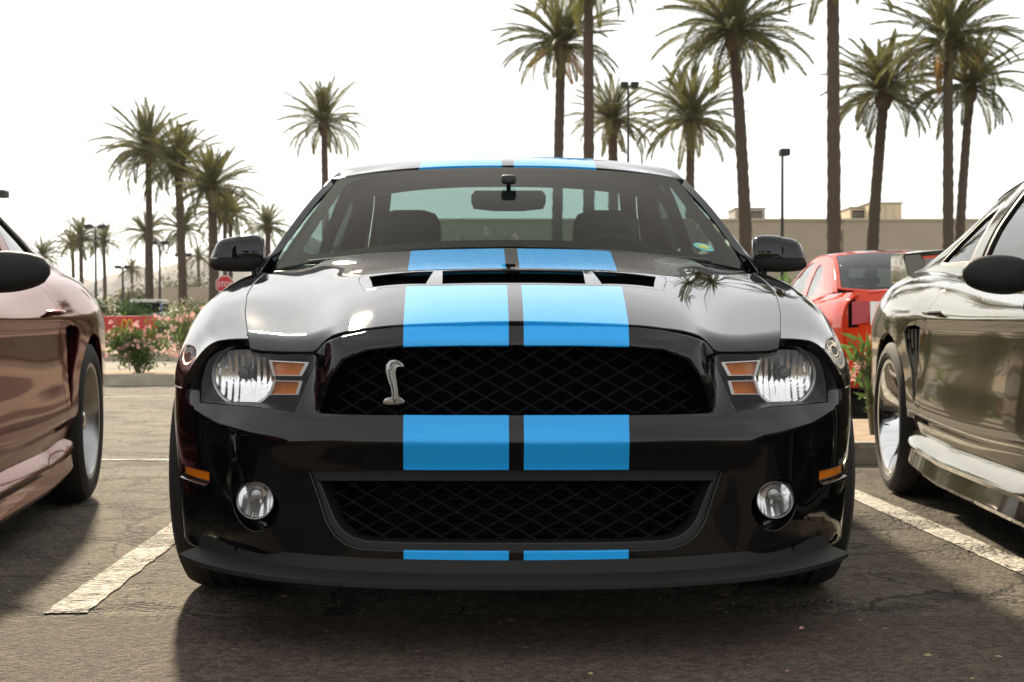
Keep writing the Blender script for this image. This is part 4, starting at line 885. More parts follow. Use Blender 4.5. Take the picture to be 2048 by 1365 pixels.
def fog_lamp(sx):
    C = Vector((sx*.5835, .150, .3305)); n = 40
    p0 = F([fc[0]], [fc[1]])[0][0]
    un = lathe('fog_lamp', [(.039, 0), (.0395, -.012), (.0415, -.014), (.0435, -.008), (.044, .03)], MT['alloy'], car, 48, 'y', C)
    # bezel cup from the bumper edge to the lamp
    bm = bmesh.new(); A = []; B = []
    for i in range(48):
        a = 2*math.pi*i/48; q = F([fc[0]+.074*math.cos(a)], [fc[1]+.063*math.sin(a)])[0][0]; A.append(bm.verts.new((sx*q[0], q[1]+.006, q[2]))); m_ = Vector((C[0]+sx*.050*math.cos(a), C[1]+.012, C[2]+.050*math.sin(a)))
        B.append((bm.verts.new((Vector((sx*q[0], q[1]+.03, q[2]))*.6+m_*.4)), bm.verts.new(m_), bm.verts.new(m_+Vector((-sx*.012*math.cos(a), .01, -.012*math.sin(a))))))
    for i in range(48):
        j = (i+1) % 48; bm.faces.new((A[i], A[j], B[j][0], B[i][0])); bm.faces.new((B[i][0], B[j][0], B[j][1], B[i][1])); bm.faces.new((B[i][1], B[j][1], B[j][2], B[i][2]))
    bobj('bezel', bm, MT['blackpaint'], un, 50)
    bm = bmesh.new(); rings = []; rr = .0395
    for i in range(10):
        q = i/9; rg = []
        for k in range(72):
            a = 2*math.pi*k/72; x = rr*q*math.cos(a); z = rr*q*math.sin(a); rg.append(bm.verts.new(C+Vector((x, .004+.028*(1-q*q)+.0012*math.sin(x/rr*13)*q*(.4+.6*(z < .01)), z))))
        rings.append(rg)
        if i:
            for k in range(72): bm.faces.new((rings[i-1][k], rings[i-1][(k+1) % 72], rings[i][(k+1) % 72], rings[i][k]))
    bmesh.ops.remove_doubles(bm, verts=bm.verts[:], dist=1e-6); bobj('reflector', bm, MT['lampchrome'], un, 60)
    lathe('bulb', [(.001, .004), (.012, .006), (.013, .02)], MT['alloy'], un, 20, 'y', C+Vector((0, 0, .010)))
    lathe('lens', [(.0005, -.018), (.02, -.0165), (.032, -.012), (.0395, -.006)], MT['fogl'], un, 40, 'y', C)
for sx in (-1, 1): fog_lamp(sx)
for fx in (False, True):
    sm = panel('side_marker', Shift(F, .008), [(t+(-.003 if i in (1, 2) else .003), z+(-.002 if i < 2 else .003)) for i, (t, z) in enumerate(mk)], [], .008, MT['amber'], car, lip=.02, r=.003, flipx=fx)
    t0, t1 = mk[0][0], mk[1][0]
    rows = []
    for o_, dz in ((.004,-.001), (-.012,-.004), (-.014,-.009), (.004,-.012)):
        rr = []
        for q in np.linspace(0, 1, 8):
            t = t0+(t1-t0)*q; z = .359+(.366-.359)*q+dz; P, N = F([t], [z]); p = P[0]-N[0]*o_; rr.append((-p[0] if fx else p[0], p[1], p[2]))
        rows.append(rr)
    sheet('marker_sill', rows, MT['blackpaint'], sm, nu=12, nv=12)
# badge: a rearing snake on the left half of the grille
def badge():
    root = prism('snake_badge', [(-.292,.553),(-.283,.549),(-.262,.549),(-.246,.552),(-.243,.557),(-.252,.565),(-.258,.566),(-.2585,.580),(-.262,.603),(-.2655,.620),(-.262,.632),(-.255,.634),(-.2475,.631),(-.2445,.634),(-.248,.639),(-.256,.645),(-.266,.648),(-.2765,.646),(-.284,.637),(-.2855,.622),(-.281,.606),(-.274,.588),(-.2705,.572),(-.272,.565),(-.280,.5655),(-.288,.562)], .060, .068, MT['alloy'], car, bev=.0012)
    spine = [(-.250,.556),(-.262,.5535),(-.266,.560),(-.2645,.574),(-.2675,.592),(-.2730,.610),(-.2755,.626),(-.2700,.640),(-.2600,.6415),(-.2510,.6365)]
    tube('neck', [(x, .059, z) for x, z in spine], [.002,.0035,.0045,.0045,.0045,.0045,.0045,.004,.0042,.0025], MT['alloy'], root, 8)
    for k in range(11):
        z = .572+.0062*k; x0 = float(np.interp(z, [.57,.59,.61,.63,.64], [-.2645,-.2675,-.2735,-.275,-.27])); w = float(np.interp(z, [.57,.60,.62,.64], [.005,.0085,.0095,.008]))
        tube('rib', [(x0-.001, .0555, z), (x0+w, .0585, z+.0012)], .0009, MT['chrome'], root, 5)
    for k in range(5): tube('coil', [(-.289+.003*k, .059, .556+.0008*k), (-.277+.002*k, .0585, .5625), (-.268, .059, .5535+.001*k)], .0009, MT['chrome'], root, 5)
    return root
badge()

# ------------------------------------------------------------------ cabin and rear of the striped car
QY = [1.50,2.2,3.0,3.64,4.2,4.55,4.72]
QR = [[(.80,.885),(.885,.815),(.917,.70),(.905,.45),(.895,.30),(.865,.22)], [(.79,.905),(.88,.83),(.915,.70),(.905,.45),(.90,.30),(.87,.22)],
 [(.78,.935),(.88,.85),(.92,.70),(.91,.45),(.905,.30),(.87,.22)], [(.79,.968),(.89,.88),(.938,.72),(.935,.45),(.915,.30),(.88,.24)],
 [(.77,.99),(.87,.90),(.915,.72),(.905,.45),(.875,.30),(.85,.25)], [(.74,.99),(.83,.91),(.875,.74),(.87,.48),(.84,.32),(.81,.27)], [(.70,.985),(.785,.92),(.83,.75),(.825,.5),(.795,.33),(.76,.28)]]
Q = loft(QY, QR, mirror=False, su=.04, sv=.02, flip=True)
qe = float(Q.vs[-1])
def qz(y, z): return (y, Q.inv(y, 2, z, 0, qe))
door = [(1.497,.004),(2.1,.004),(2.82,.004),qz(2.83,.75),qz(2.83,.45),qz(2.80,.27),qz(2.2,.265),qz(1.497,.265)]
wz2 = lambda y: .343+math.sqrt(max(0, .378**2-(y-3.64)**2))
quarter = [(2.826,.004),(3.3,.004),(3.9,.004),(4.3,.004),(4.715,.004),(4.715,qe-.004),(4.3,qe-.004),(4.05,qe-.004)]+[qz(y, wz2(y)) for y in (3.99,3.92,3.82,3.74,3.64,3.54,3.46,3.36,3.29)]+[(3.22,qe-.004),(2.9,qe-.004),qz(2.806,.27),qz(2.836,.45),qz(2.836,.75)]
sill = [(1.497,qe-.002),(1.497,qz(1.497,.261)[1]),(2.2,qz(2.2,.261)[1]),(2.80,qz(2.8,.261)[1]),(2.80,qe-.002)]
RAIL = np.array([(1.47,.792,.880),(1.75,.742,1.035),(2.0,.690,1.165),(2.2,.650,1.250),(2.35,.632,1.295),(2.75,.610,1.345),(3.15,.605,1.335),(3.45,.630,1.265),(3.80,.685,1.125),(4.10,.735,1.005)])
def rail(y): return pchip(RAIL[:, 0], RAIL[:, 1:], np.array([y]))[0]
ysr = np.linspace(1.47, 4.10, 60); rows = []
for y in ysr:
    rx, rz = rail(y); b = Q([max(y, 1.5)], [0.0])[0][0]; bz = min(b[2], rz)
    rows.append([(b[0]+(rx-b[0])*k+.018*math.sin(k*math.pi), y, bz+(rz-bz)*k) for k in np.linspace(0, 1, 7)])
GS = skin(rows, nu=160, nv=24)
if GS.N[60, 12, 0] < 0: GS.N *= -1
gu = lambda y: (y-1.47)/(4.10-1.47)
def gz(y, z):
    rx, rz = rail(y); b = Q([max(y, 1.5)], [0.0])[0][0]; return (gu(y), max(.0, min(1, (z-b[2])/(rz-b[2]+1e-9))))
wdoor = [gz(1.70,.915),gz(2.1,.918),gz(2.74,.945),gz(2.72,1.15),(gu(2.66),.90),(gu(2.4),.92),(gu(2.15),.92),(gu(1.95),.87),(gu(1.80),.72)]
wquar = [gz(2.93,.965),gz(3.40,.995),gz(3.44,1.06),gz(3.25,1.21),gz(3.0,1.265),gz(2.92,1.24)]
gout = [(0.0,.02),(gu(1.7),.0),(gu(2.5),.0),(gu(3.3),.0),(1,.0),(1,1),(gu(3.8),1),(gu(3.3),1),(gu(2.7),1),(gu(2.2),1),(gu(1.8),1),(0,.98)]
for fx in (False, True):
    dr = panel('door', Q, door, [], .03, BP, car, lip=.015, flipx=fx)
    panel('quarter_panel', Q, quarter, [], .03, BP, car, lip=.015, flipx=fx); panel('sill', Q, sill, [], .03, BP, car, lip=.015, flipx=fx)
    panel('pillar', GS, gout, [wdoor, wquar], .022, BP, car, lip=.02, flipx=fx, hole_lip=.02)
    panel('side_window', Shift(GS, 0), wdoor, [], .03, MT['rearglass'], car, lip=.002, shift=-.006, flipx=fx); panel('quarter_window', GS, wquar, [], .03, MT['darkglass'], car, lip=.002, shift=-.006, flipx=fx)
    sx = -1 if fx else 1
    bm = bmesh.new(); addtube(bm, [(sx*.925, 2.50, .80), (sx*.945, 2.53, .80), (sx*.945, 2.68, .805), (sx*.925, 2.71, .805)], .012, 8); bobj('handle', bm, BP, dr)
    # mirror: painted cap above, satin base below, arm, glass looking back
    def mshape(zlo, zhi, grow=0):
        bm = bmesh.new(); rings = []
        for i in range(13):
            q = i/12; x = .800+q*.183; e = (1-abs(2*q-1)**3.2)**.35 if 0 < i < 12 else .25
            zc = .962-.006*q; hz = (.064-.010*q)*(.55+.45*e)+grow; hy = (.050-.006*q)*(.4+.6*e)+grow; rg = []
            for k in range(24):
                t = 2*math.pi*k/24; c, s = math.cos(t), math.sin(t); c = math.copysign(abs(c)**.6, c); s = math.copysign(abs(s)**.6, s)
                z = zc+hz*s-.004*(1-c); z = max(zlo, min(zhi, z)); rg.append(bm.verts.new((sx*(x-.010*(s+1)*(q > .5)), 1.64+hy*c+.035*q, z)))
            rings.append(rg)
        for A, B in zip(rings, rings[1:]):
            for k in range(24): bm.faces.new((A[k], A[(k+1) % 24], B[(k+1) % 24], B[k]))
        bm.faces.new(rings[0]); bm.faces.new(rings[-1][::-1]); return bm
    mo = bobj('mirror', mshape(.940, 1.2), BP, car, 50)
    bobj('mirror_base', mshape(.8, .938, .001), MT['satin'], mo, 50)
    tube('mirror_arm', [(sx*.755, 1.66, .915), (sx*.79, 1.655, .920), (sx*.85, 1.65, .928)], [(.035,.022), (.033,.020), (.03,.016)], MT['satin'], mo, 12)
    prism('mirror_glass', [(sx*.83,.918), (sx*.965,.921), (sx*.965,.993), (sx*.83,1.003)], 1.700, 1.704, MT['chrome'], mo)
# windscreen
def wsp(u, v):
    a = abs(u); B = np.array([u*.775, 1.275+.215*a**2.1, .952-.068*a**2.2]); H_ = np.array([u*.632, 2.120+.085*a**2.2, 1.292-.030*a**2.2])
    p = B*(1-v)+H_*v; p[1] -= .012*math.sin(v*math.pi)*(1-.6*a*a); p[2] += .010*math.sin(v*math.pi)*(1-.5*a*a); return p
rows = [[wsp(u, v) for u in np.linspace(-1, 1, 21)] for v in np.linspace(0, 1, 9)]
WS = skin(rows, nu=60, nv=120)
if WS.N[30, 60, 1] > 0: WS.N *= -1
ws_o = [(.02,.012),(.02,.5),(.02,.988),(.5,.987),(.985,.984),(.985,.5),(.985,.016),(.5,.013)]
ws = panel('windscreen', WS, ws_o, [], .02, MT['shield'], car, lip=.003, r=.001)
def rrect(u0, u1, v0, v1, r, k=6, asp=1.6):
    L = []
    for cu, cv, a0 in ((u1-r, v1-r*asp*.4, 0), (u0+r, v1-r*asp*.4, 90), (u0+r, v0+r*asp*.4, 180), (u1-r, v0+r*asp*.4, 270)):
        for i in range(k+1): a = R(a0+90*i/k); L.append((cu+r*math.cos(a), cv+r*asp*.4*math.sin(a)))
    return L
panel('frit_band', WS, ws_o, [rrect(.095, .955, .052, .948, .11)], .02, MT['frit'], ws, lip=.001, r=.0005, shift=-.004)
# star sticker inside the glass
cu, cv = .165, .915
def disc(r, n=24): return [(cu+r*1.15*math.sin(2*math.pi*i/n), cv+r*.75*math.cos(2*math.pi*i/n)) for i in range(n)]
stk = panel('sticker', WS, disc(.030), [], .02, M('cyan_sticker', (.05,.42,.45), .4), ws, lip=.0005, r=.0002, shift=.0015)
star = [(cu+(.027 if i % 2 == 0 else .012)*1.15*math.sin(math.pi*i/5), cv+(.027 if i % 2 == 0 else .012)*.75*math.cos(math.pi*i/5)) for i in range(10)]
panel('sticker_star', WS, star, [], .02, M('yellow_sticker', (.42,.48,.05), .4), stk, lip=.0005, r=.0002, shift=.0025)
# roof, rear glass, deck
yr = [2.120,2.22,2.45,2.8,3.1,3.30]; zr = [1.296,1.325,1.365,1.388,1.382,1.362]; rows = []
for y, z in zip(yr, zr):
    ye = max(y, 2.2); rx, rz = rail(ye+.0); rows.append([(u*rx*1.004, y+(.088*abs(u)**2.2)*max(0, (2.45-y)/.33 if y < 2.45 else 0), z+(rz+.004-z)*abs(u)**2.6) for u in np.linspace(-1, 1, 21)])
RS = skin(rows, nu=60, nv=90)
if RS.N[30, 45, 2] < 0: RS.N *= -1
panel('roof', RS, [(0,0),(0,.5),(0,1),(.5,1),(1,1),(1,.5),(1,0),(.5,0)], [], .018, SP, car, lip=.012, r=.003)
rows = [[(x, y, z-.035) for x, y, z in r] for r in rows]; sheet('headlining', rows, MT['headlining'], car, nu=30, nv=40)
rows = []
for q in np.linspace(0, 1, 8):
    y = 3.30+.70*q; z = 1.360+(1.005-1.360)*q+.03*math.sin(q*math.pi); rx, rz = rail(min(y, 4.09)); rows.append([(u*rx, y, z+(rz-z)*abs(u)**3*.8) for u in np.linspace(-1, 1, 17)])
BG = skin(rows, nu=40, nv=60)
if BG.N[20, 30, 2] < 0: BG.N *= -1
rgl = [(.03,.03),(.03,.97),(.97,.97),(.97,.03)]; rgw = panel('rear_window', BG, rgl, [], .03, MT['rearglass'], car, lip=.002, r=.001)
panel('rear_frit', BG, rgl, [[(.08,.09),(.08,.91),(.90,.92),(.90,.08)]], .03, MT['frit'], rgw, lip=.001, r=.0005, shift=-.004)
panel('rear_surround', BG, [(0,0),(0,1),(1,1),(1,0)], [[(.025,.025),(.025,.975),(.975,.975),(.975,.025)]], .03, BP, car, lip=.01, r=.002)
rows = [[(u*(.74-.03*i), y, z-.02*abs(u)**3) for u in np.linspace(-1, 1, 15)] for i, (y, z) in enumerate(((3.97,1.012), (4.25,1.012), (4.50,1.015), (4.66,1.02), (4.72,1.005)))]
sheet('deck_lid', rows, BP, car, nu=20, nv=30)
# rear fascia with lamps
def ry(x, z): return 4.785-.09*(abs(x)/.80)**3.2-.05*max(0, (z-.85)/.15)**2-.05*max(0, (.45-z)/.2)**2
rows = [[(u*w, ry(u*w, z), z) for u in np.linspace(-1, 1, 25)] for z, w in ((.27,.765), (.35,.80), (.50,.825), (.68,.832), (.80,.815), (.92,.785), (1.0,.72))]
rear = sheet('rear_fascia', rows, BP, car, nu=30, nv=60)
rows = [[(x, ry(x, .4)+.012, z) for x in np.linspace(-.70, .70, 15)] for z in (.26, .42)]; sheet('rear_valance', rows, MT['plastic'], rear, nu=6, nv=20)
for sx in (-1, 1):
    def tl(x0, x1, z0, z1, dy, mat, nm, par):
        poly = [(x0, z0+.03*(x1 > .7)), (x1, z0+.008), (x1, z1), (x0, z1)]
        return prism(nm, [(sx*a, b) for a, b in poly], -.02, dy, mat, par, bev=.006, f=lambda x, y, z: (x, ry(x, z)+y, z))
    t_ = tl(.36, .775, .715, .935, .010, MT['frit'], 'tail_lamp', car)
    for i in range(3): tl(.385+.128*i, .495+.128*i, .735, .918, .020, (MT['red'], MT['white'], MT['red'])[i] if i == 1 else MT['red'], 'tail_lamp_bar', t_)
# wheels
for sx in (-1, 1):
    for y in (.92, 3.64): make_wheel(car, (sx*((.885 if y < 2 else .915)-.142), y, .343), sx, .343, .26, .245, 'dish', MT['blackalloy'], MT['alloy'])
# arches and floor as black boxes, added to block light under the car
bm = bmesh.new(); addbox(bm, (-.64,.20,.17), (.64,4.5,.30)); addbox(bm, (-.50,.32,.30), (.50,1.45,.60)); addbox(bm, (-.86,1.42,.22), (.86,3.15,.34)); addbox(bm, (-.62,3.1,.30), (.62,4.6,.80)); bobj('underbody', bm, MT['gap'], car)
# cabin
rows = [[(x, y+.10*(x/.7)**2, z-.012*(x/.7)**2) for x in np.linspace(-.74, .74, 11)] for y, z in ((1.32,.900), (1.60,.930), (1.95,.925), (2.08,.88), (2.08,.55))]
dash = sheet('dashboard', rows, MT['trim'], car, nu=24, nv=24)
tube('binnacle', [(.20,1.95,.93), (.28,1.90,.965), (.38,1.89,.975), (.48,1.90,.965), (.56,1.95,.93)], (.05,), MT['trim'], dash, 10) if False else None
def ring(name, c, r, tr, tilt, mat, parent):
    bm = bmesh.new(); n = 40; m = 8; rs = []
    for i in range(n):
        a = 2*math.pi*i/n; d = Vector((math.cos(a), 0, math.sin(a))); rg = []
        for k in range(m): b = 2*math.pi*k/m; rg.append(bm.verts.new(Vector(c)+Matrix.Rotation(tilt, 3, 'X') @ (d*(r+tr*math.cos(b))+Vector((0, tr*math.sin(b), 0)))))
        rs.append(rg)
    for i in range(n):
        for k in range(m): bm.faces.new((rs[i][k], rs[i][(k+1) % m], rs[(i+1) % n][(k+1) % m], rs[(i+1) % n][k]))
    return bobj(name, bm, mat, parent, 60)
sw = ring('steering_wheel', (.375, 2.10, .865), .19, .017, R(-22), MT['trim'], car)
for a in (0, 180, 270): tube('wheel_spoke', [(.375, 2.11, .865), (.375+.18*math.cos(R(a)), 2.10-.04*math.sin(R(a)), .865+.17*math.sin(R(a)))], .016, MT['trim'], sw, 8)
def seat(x):
    bm = bmesh.new(); rings = []
    for y, z, w, d in ((2.95,.52,.25,.07), (2.97,.62,.26,.075), (3.0,.80,.255,.07), (3.03,.92,.225,.06), (3.05,1.0,.16,.05), (3.055,1.03,.125,.05), (3.05,1.07,.128,.055), (3.045,1.12,.125,.055), (3.045,1.155,.105,.045), (3.05,1.17,.06,.02)):
        rg = []
        for k in range(28):
            t = 2*math.pi*k/28; c, s = math.cos(t), math.sin(t); c = math.copysign(abs(c)**.6, c); s = math.copysign(abs(s)**.7, s); rg.append(bm.verts.new((x+w*c, y-.45+d*s, z)))
        rings.append(rg)
    for A, B in zip(rings, rings[1:]):
        for k in range(28): bm.faces.new((A[k], A[(k+1) % 28], B[(k+1) % 28], B[k]))
    bm.faces.new(rings[0]); bm.faces.new(rings[-1][::-1]); st = bobj('seat', bm, MT['leather'], car, 60)
    box('seat_cushion', (x-.26, 1.98, .34), (x+.26, 2.54, .52), MT['leather'], st, .05, 3)
for x in (-.385, .385): seat(x)
box('rear_bench', (-.62, 3.05, .34), (.62, 3.35, .92), MT['leather'], car, .06, 3); box('parcel_shelf', (-.66, 3.34, .80), (.66, 3.98, .955), MT['trim'], car, .02)
bm = bmesh.new(); addprism(bm, [(-.128,1.140), (-.120,1.120), (-.05,1.112), (.05,1.112), (.120,1.120), (.128,1.140), (.128,1.165), (.115,1.182), (-.115,1.182), (-.128,1.165)], 1.86, 1.885, .006)
rv = bobj('rearview_mirror', bm, MT['trim'], car); tube('mirror_stalk', [(0,1.87,1.17), (0,1.85,1.205), (0,1.80,1.215)], .008, MT['trim'], rv, 8); box('sensor_pod', (-.026,1.80,1.20), (.026,1.85,1.230), MT['trim'], rv, .01)
tube('wiper', [(-.62,1.36,.915), (-.40,1.325,.935), (-.05,1.30,.955)], .007, MT['plastic'], car, 6); tube('wiper', [(.05,1.30,.955), (.3,1.315,.945), (.62,1.365,.918)], .007, MT['plastic'], car, 6)

# ------------------------------------------------------------------ the two neighbours: older coupes, nose towards us
NY = [.0,.12,.35,.9,1.5,2.2,2.85,3.12,3.5,3.9,4.25,4.5,4.62]
NR = [
 [(.30,.62),(.50,.60),(.60,.56),(.62,.52),(.62,.45),(.62,.38),(.61,.33),(.58,.24)],
 [(.55,.68),(.68,.64),(.75,.58),(.77,.54),(.77,.46),(.77,.38),(.76,.33),(.72,.22)],
 [(.66,.745),(.78,.71),(.85,.64),(.87,.58),(.87,.48),(.87,.38),(.86,.33),(.82,.20)],
 [(.72,.80),(.84,.765),(.915,.70),(.925,.66),(.92,.50),(.915,.385),(.90,.33),(.88,.22)],
 [(.745,.838),(.835,.808),(.905,.735),(.893,.700),(.898,.52),(.912,.375),(.887,.33),(.87,.20)],
 [(.745,.868),(.832,.830),(.905,.735),(.893,.700),(.899,.52),(.913,.360),(.885,.315),(.87,.20)],
 [(.745,.912),(.835,.865),(.910,.740),(.900,.70),(.905,.53),(.918,.375),(.892,.33),(.87,.20)],
 [(.745,.928),(.845,.875),(.922,.745),(.921,.70),(.915,.53),(.920,.395),(.90,.34),(.87,.21)],
 [(.740,.945),(.850,.885),(.928,.760),(.932,.70),(.930,.53),(.925,.40),(.905,.34),(.87,.22)],
 [(.72,.955),(.82,.895),(.898,.775),(.912,.70),(.908,.53),(.905,.41),(.885,.35),(.85,.26)],
 [(.675,.952),(.765,.89),(.835,.775),(.85,.70),(.845,.53),(.855,.42),(.835,.36),(.80,.29)],
 [(.59,.94),(.67,.88),(.735,.775),(.755,.70),(.755,.53),(.785,.43),(.765,.37),(.73,.30)],
 [(.49,.925),(.56,.87),(.62,.77),(.64,.70),(.64,.53),(.70,.44),(.68,.38),(.65,.31)]]
N_ = loft(NY, NR, mirror=False, su=.035, sv=.010, flip=True)
ne = float(N_.vs[-1])
def nz_(y, z): return (y, N_.inv(y, 2, z, 0, ne))
WR, WF = 3.5, .93
def arc(yc, zc, r, a0, a1, n=15): return [nz_(yc+r*math.cos(R(a)), zc+r*math.sin(R(a))) for a in np.linspace(a0, a1, n)]
NRAIL = np.array([(1.33,.745,.850),(1.6,.70,1.015),(1.85,.645,1.125),(2.05,.605,1.195),(2.3,.578,1.243),(2.65,.565,1.260),(3.0,.568,1.232),(3.3,.582,1.163),(3.6,.610,1.072),(3.95,.645,.965)])
def nrail(y): return pchip(NRAIL[:, 0], NRAIL[:, 1:], np.array([y]))[0]
rows = []
for y in np.linspace(1.33, 3.95, 60):
    rx, rz = nrail(y); b = N_([y], [0.0])[0][0]; bz = min(b[2], rz-.002); rows.append([(b[0]+(rx-b[0])*k+.022*math.sin(k*math.pi), y, bz+(rz-bz)*k) for k in np.linspace(0, 1, 7)])
NG = skin(rows, nu=160, nv=24)
if NG.N[60, 12, 0] < 0: NG.N *= -1
ngu = lambda y: (y-1.33)/(3.95-1.33)
def coupe(root, paint, scoop, wheel_kw, wing=False, skirt=1.0, mw=.205):
    body = None
    d_out = [(1.46,.004),(2.1,.004),(2.80,.004),nz_(2.84,.80),nz_(2.88,.70),nz_(2.90,.50),nz_(2.94,.36),nz_(2.95,.26),nz_(2.2,.255),nz_(1.46,.255)]
    q_out = [(2.806,.004),(3.3,.004),(3.8,.004),(4.3,.004),(4.615,.004),(4.615,ne-.004),(4.2,ne-.004),(3.86,ne-.004)]+arc(WR,.328,.362,-12,192,25)+[(3.10,ne-.004),(3.0,ne-.004),nz_(2.957,.26),nz_(2.946,.36),nz_(2.906,.50),nz_(2.886,.70),nz_(2.846,.80)]
    f_out = [(.01,.004),(.4,.004),(.9,.004),(1.455,.004),nz_(1.455,.8),nz_(1.455,.5),(1.455,ne-.004),(1.32,ne-.004)]+arc(WF,.328,.362,-14,194,21)+[(.54,ne-.004),(.3,ne-.004),(.01,ne-.004)]
    sc = [nz_(2.955,.712),nz_(3.02,.722),nz_(3.14,.716),nz_(3.178,.690),nz_(3.155,.62),nz_(3.085,.53),nz_(3.04,.425),nz_(3.02,.405),nz_(3.005,.42),nz_(2.985,.54),nz_(2.965,.65)]
    wd = [(ngu(1.62),.10),(ngu(2.2),.07),(ngu(2.78),.07),(ngu(2.76),.5),(ngu(2.70),.88),(ngu(2.4),.90),(ngu(2.1),.90),(ngu(1.88),.84),(ngu(1.72),.60)]
    wq = [(ngu(2.90),.09),(ngu(3.30),.10),(ngu(3.46),.16),(ngu(3.30),.52),(ngu(3.10),.80),(ngu(2.88),.88),(ngu(2.87),.5)]
    go = [(0,.03),(ngu(2),0),(ngu(3),0),(1,0),(1,1),(ngu(3.6),1),(ngu(3.0),1),(ngu(2.3),1),(ngu(1.7),1),(0,.97)]
    for sx in (1, -1):
        fx = sx < 0
        dr = panel('door', N_, d_out, [], .025, paint, root, lip=.014, r=.003, flipx=fx)
        qp = panel('quarter_panel', N_, q_out, [sc], .022, paint, root, lip=.014, r=.004, hole_lip=.05, flipx=fx)
        panel('front_fender', N_, f_out, [], .035, paint, root, lip=.014, r=.003, flipx=fx)
        panel('pillar', NG, go, [wd, wq], .022, paint, root, lip=.02, r=.003, hole_lip=.025, flipx=fx)
        # dark rubber round the openings, then the glass
        def shrink(L, k, du=0): 
            c = np.mean(L, axis=0); return [tuple(c+(np.array(p)-c)*k) for p in L]
        panel('window_seal', NG, shrink(wd, .995), [shrink(wd, .93)], .02, MT['plastic'], root, lip=.01, shift=-.006, flipx=fx); panel('window_seal', NG, shrink(wq, .99), [shrink(wq, .84)], .02, MT['plastic'], root, lip=.01, shift=-.004, flipx=fx)
        panel('side_window', NG, shrink(wd, .97), [], .03, MT['darkglass'], root, lip=.002, shift=-.016, flipx=fx); panel('quarter_window', NG, shrink(wq, .95), [], .03, MT['darkglass'], root, lip=.002, shift=-.014, flipx=fx)
        # scoop: backing, then mesh or slats
        P = np.array([N_([a], [b])[0][0] for a, b in resample(sc, .03)]); bm = bmesh.new(); bm.faces.new([bm.verts.new((sx*(p[0]-.035), p[1], p[2])) for p in P]); sb = bobj('side_scoop', bm, MT['gap'], qp)
        if scoop == 'slats':
            for k in range(4):
                path = []; 
                for z in np.linspace(.702, .43, 9):
                    ylo = float(np.interp(z, [.425,.55,.65,.71], [3.012,2.985,2.965,2.955])); yhi = float(np.interp(z, [.425,.445,.53,.62,.69,.72], [3.02,3.04,3.085,3.155,3.175,3.15])); y = ylo+(yhi-ylo)*(.14+.24*k); p = N_([y], [nz_(y, z)[1]])[0][0]; path.append((sx*(p[0]-.012), y, z))
                tube('scoop_slat', path, [(.005,.015)]*9, MT['plastic'], sb, 8, ang=50)
        else:
            bm = bmesh.new(); 
            for k in range(7):
                z0 = .70-.038*k; ylo = float(np.interp(z0, [.425,.55,.65,.71], [3.012,2.985,2.965,2.955]))+.004; yhi = float(np.interp(z0, [.425,.445,.53,.62,.69,.72], [3.02,3.04,3.085,3.155,3.175,3.15]))-.004
                p = N_([ylo], [nz_(ylo, z0)[1]])[0][0]; addbox(bm, (min(sx*(p[0]-.028), sx*(p[0]-.024)), ylo, z0-.003), (max(sx*(p[0]-.028), sx*(p[0]-.024)), yhi, z0+.003))
            bobj('scoop_mesh', bm, MT['satin'], sb)
        # lever handle
        p = N_([2.70], [nz_(2.70,.765)[1]])[0][0]; hx = p[0]
        hd = tube('handle', [(sx*(hx-.012), 2.66,.762), (sx*(hx+.022), 2.685,.762), (sx*(hx+.024), 2.76,.765), (sx*(hx+.010), 2.815,.768)], [(.016,.011), (.019,.010), (.019,.010), (.012,.008)], paint, dr, 12)
        # side skirt: hollow-sided, with a shelf on top
        bm = bmesh.new(); rings = []
        for y in np.linspace(1.36, 3.105, 30):
            e = float(np.interp(y, [1.36,1.5,2.9,3.05,3.105], [.3,1,1,.85,.65]))*skirt; up = float(np.interp(y, [1.36,2.6,3.0,3.105], [0,0,.02,.03]))
            rings.append([bm.verts.new((sx*x, y, z+up)) for x, z in ((.84,.285), (.878+.012*e,.275), (.895+.030*e,.243), (.90+.034*e,.225), (.895+.024*e,.205), (.895+.038*e,.150), (.89+.034*e,.135), (.82,.135))])
        for A, B in zip(rings, rings[1:]):
            for j in range(8): bm.faces.new((A[j], A[(j+1) % 8], B[(j+1) % 8], B[j]))
        bm.faces.new(rings[0]); bm.faces.new(rings[-1][::-1]); bobj('side_skirt', bm, paint, root, 28)
        # lower body moulding crease
        # mirror
        bm = bmesh.new(); rings = []
        for i in range(15):
            q = i/14; w = math.sin(math.acos(max(-1, min(1, 2*q-1)))) if 0 < i < 14 else .12
            rg = []
            for k in range(20):
                t = 2*math.pi*k/20; c, s_ = math.cos(t), math.sin(t); c = math.copysign(abs(c)**.8, c); s_ = math.copysign(abs(s_)**.8, s_)
                rg.append(bm.verts.new((sx*(.82+q*mw), 1.80+.055*w**.8*c+.03*q, .872+.066*w**.7*s_*(1-.15*q)+.01*q)))
            rings.append(rg)
        for A, B in zip(rings, rings[1:]):
            for k in range(20): bm.faces.new((A[k], A[(k+1) % 20], B[(k+1) % 20], B[k]))
        bm.faces.new(rings[0]); bm.faces.new(rings[-1][::-1]); mo = bobj('mirror', bm, MT['satin'], root, 60)
        tube('mirror_arm', [(sx*.745, 1.80,.855), (sx*.80, 1.80,.862), (sx*.87, 1.80,.872)], [(.05,.03), (.045,.025), (.035,.02)], MT['satin'], mo, 12)
        make_wheel(root, (sx*(.925-.14), WR, .328), sx, **wheel_kw); make_wheel(root, (sx*(.92-.14), WF, .328), sx, **wheel_kw)
    # top surfaces: hood, windscreen, roof, rear glass, deck, tail
    def cross(y, zc, sk=2.4, S=N_): b = S([y], [0.0])[0][0]; return [(u*b[0], y, b[2]+(zc-b[2])*(1-abs(u)**sk)) for u in np.linspace(-1, 1, 15)]
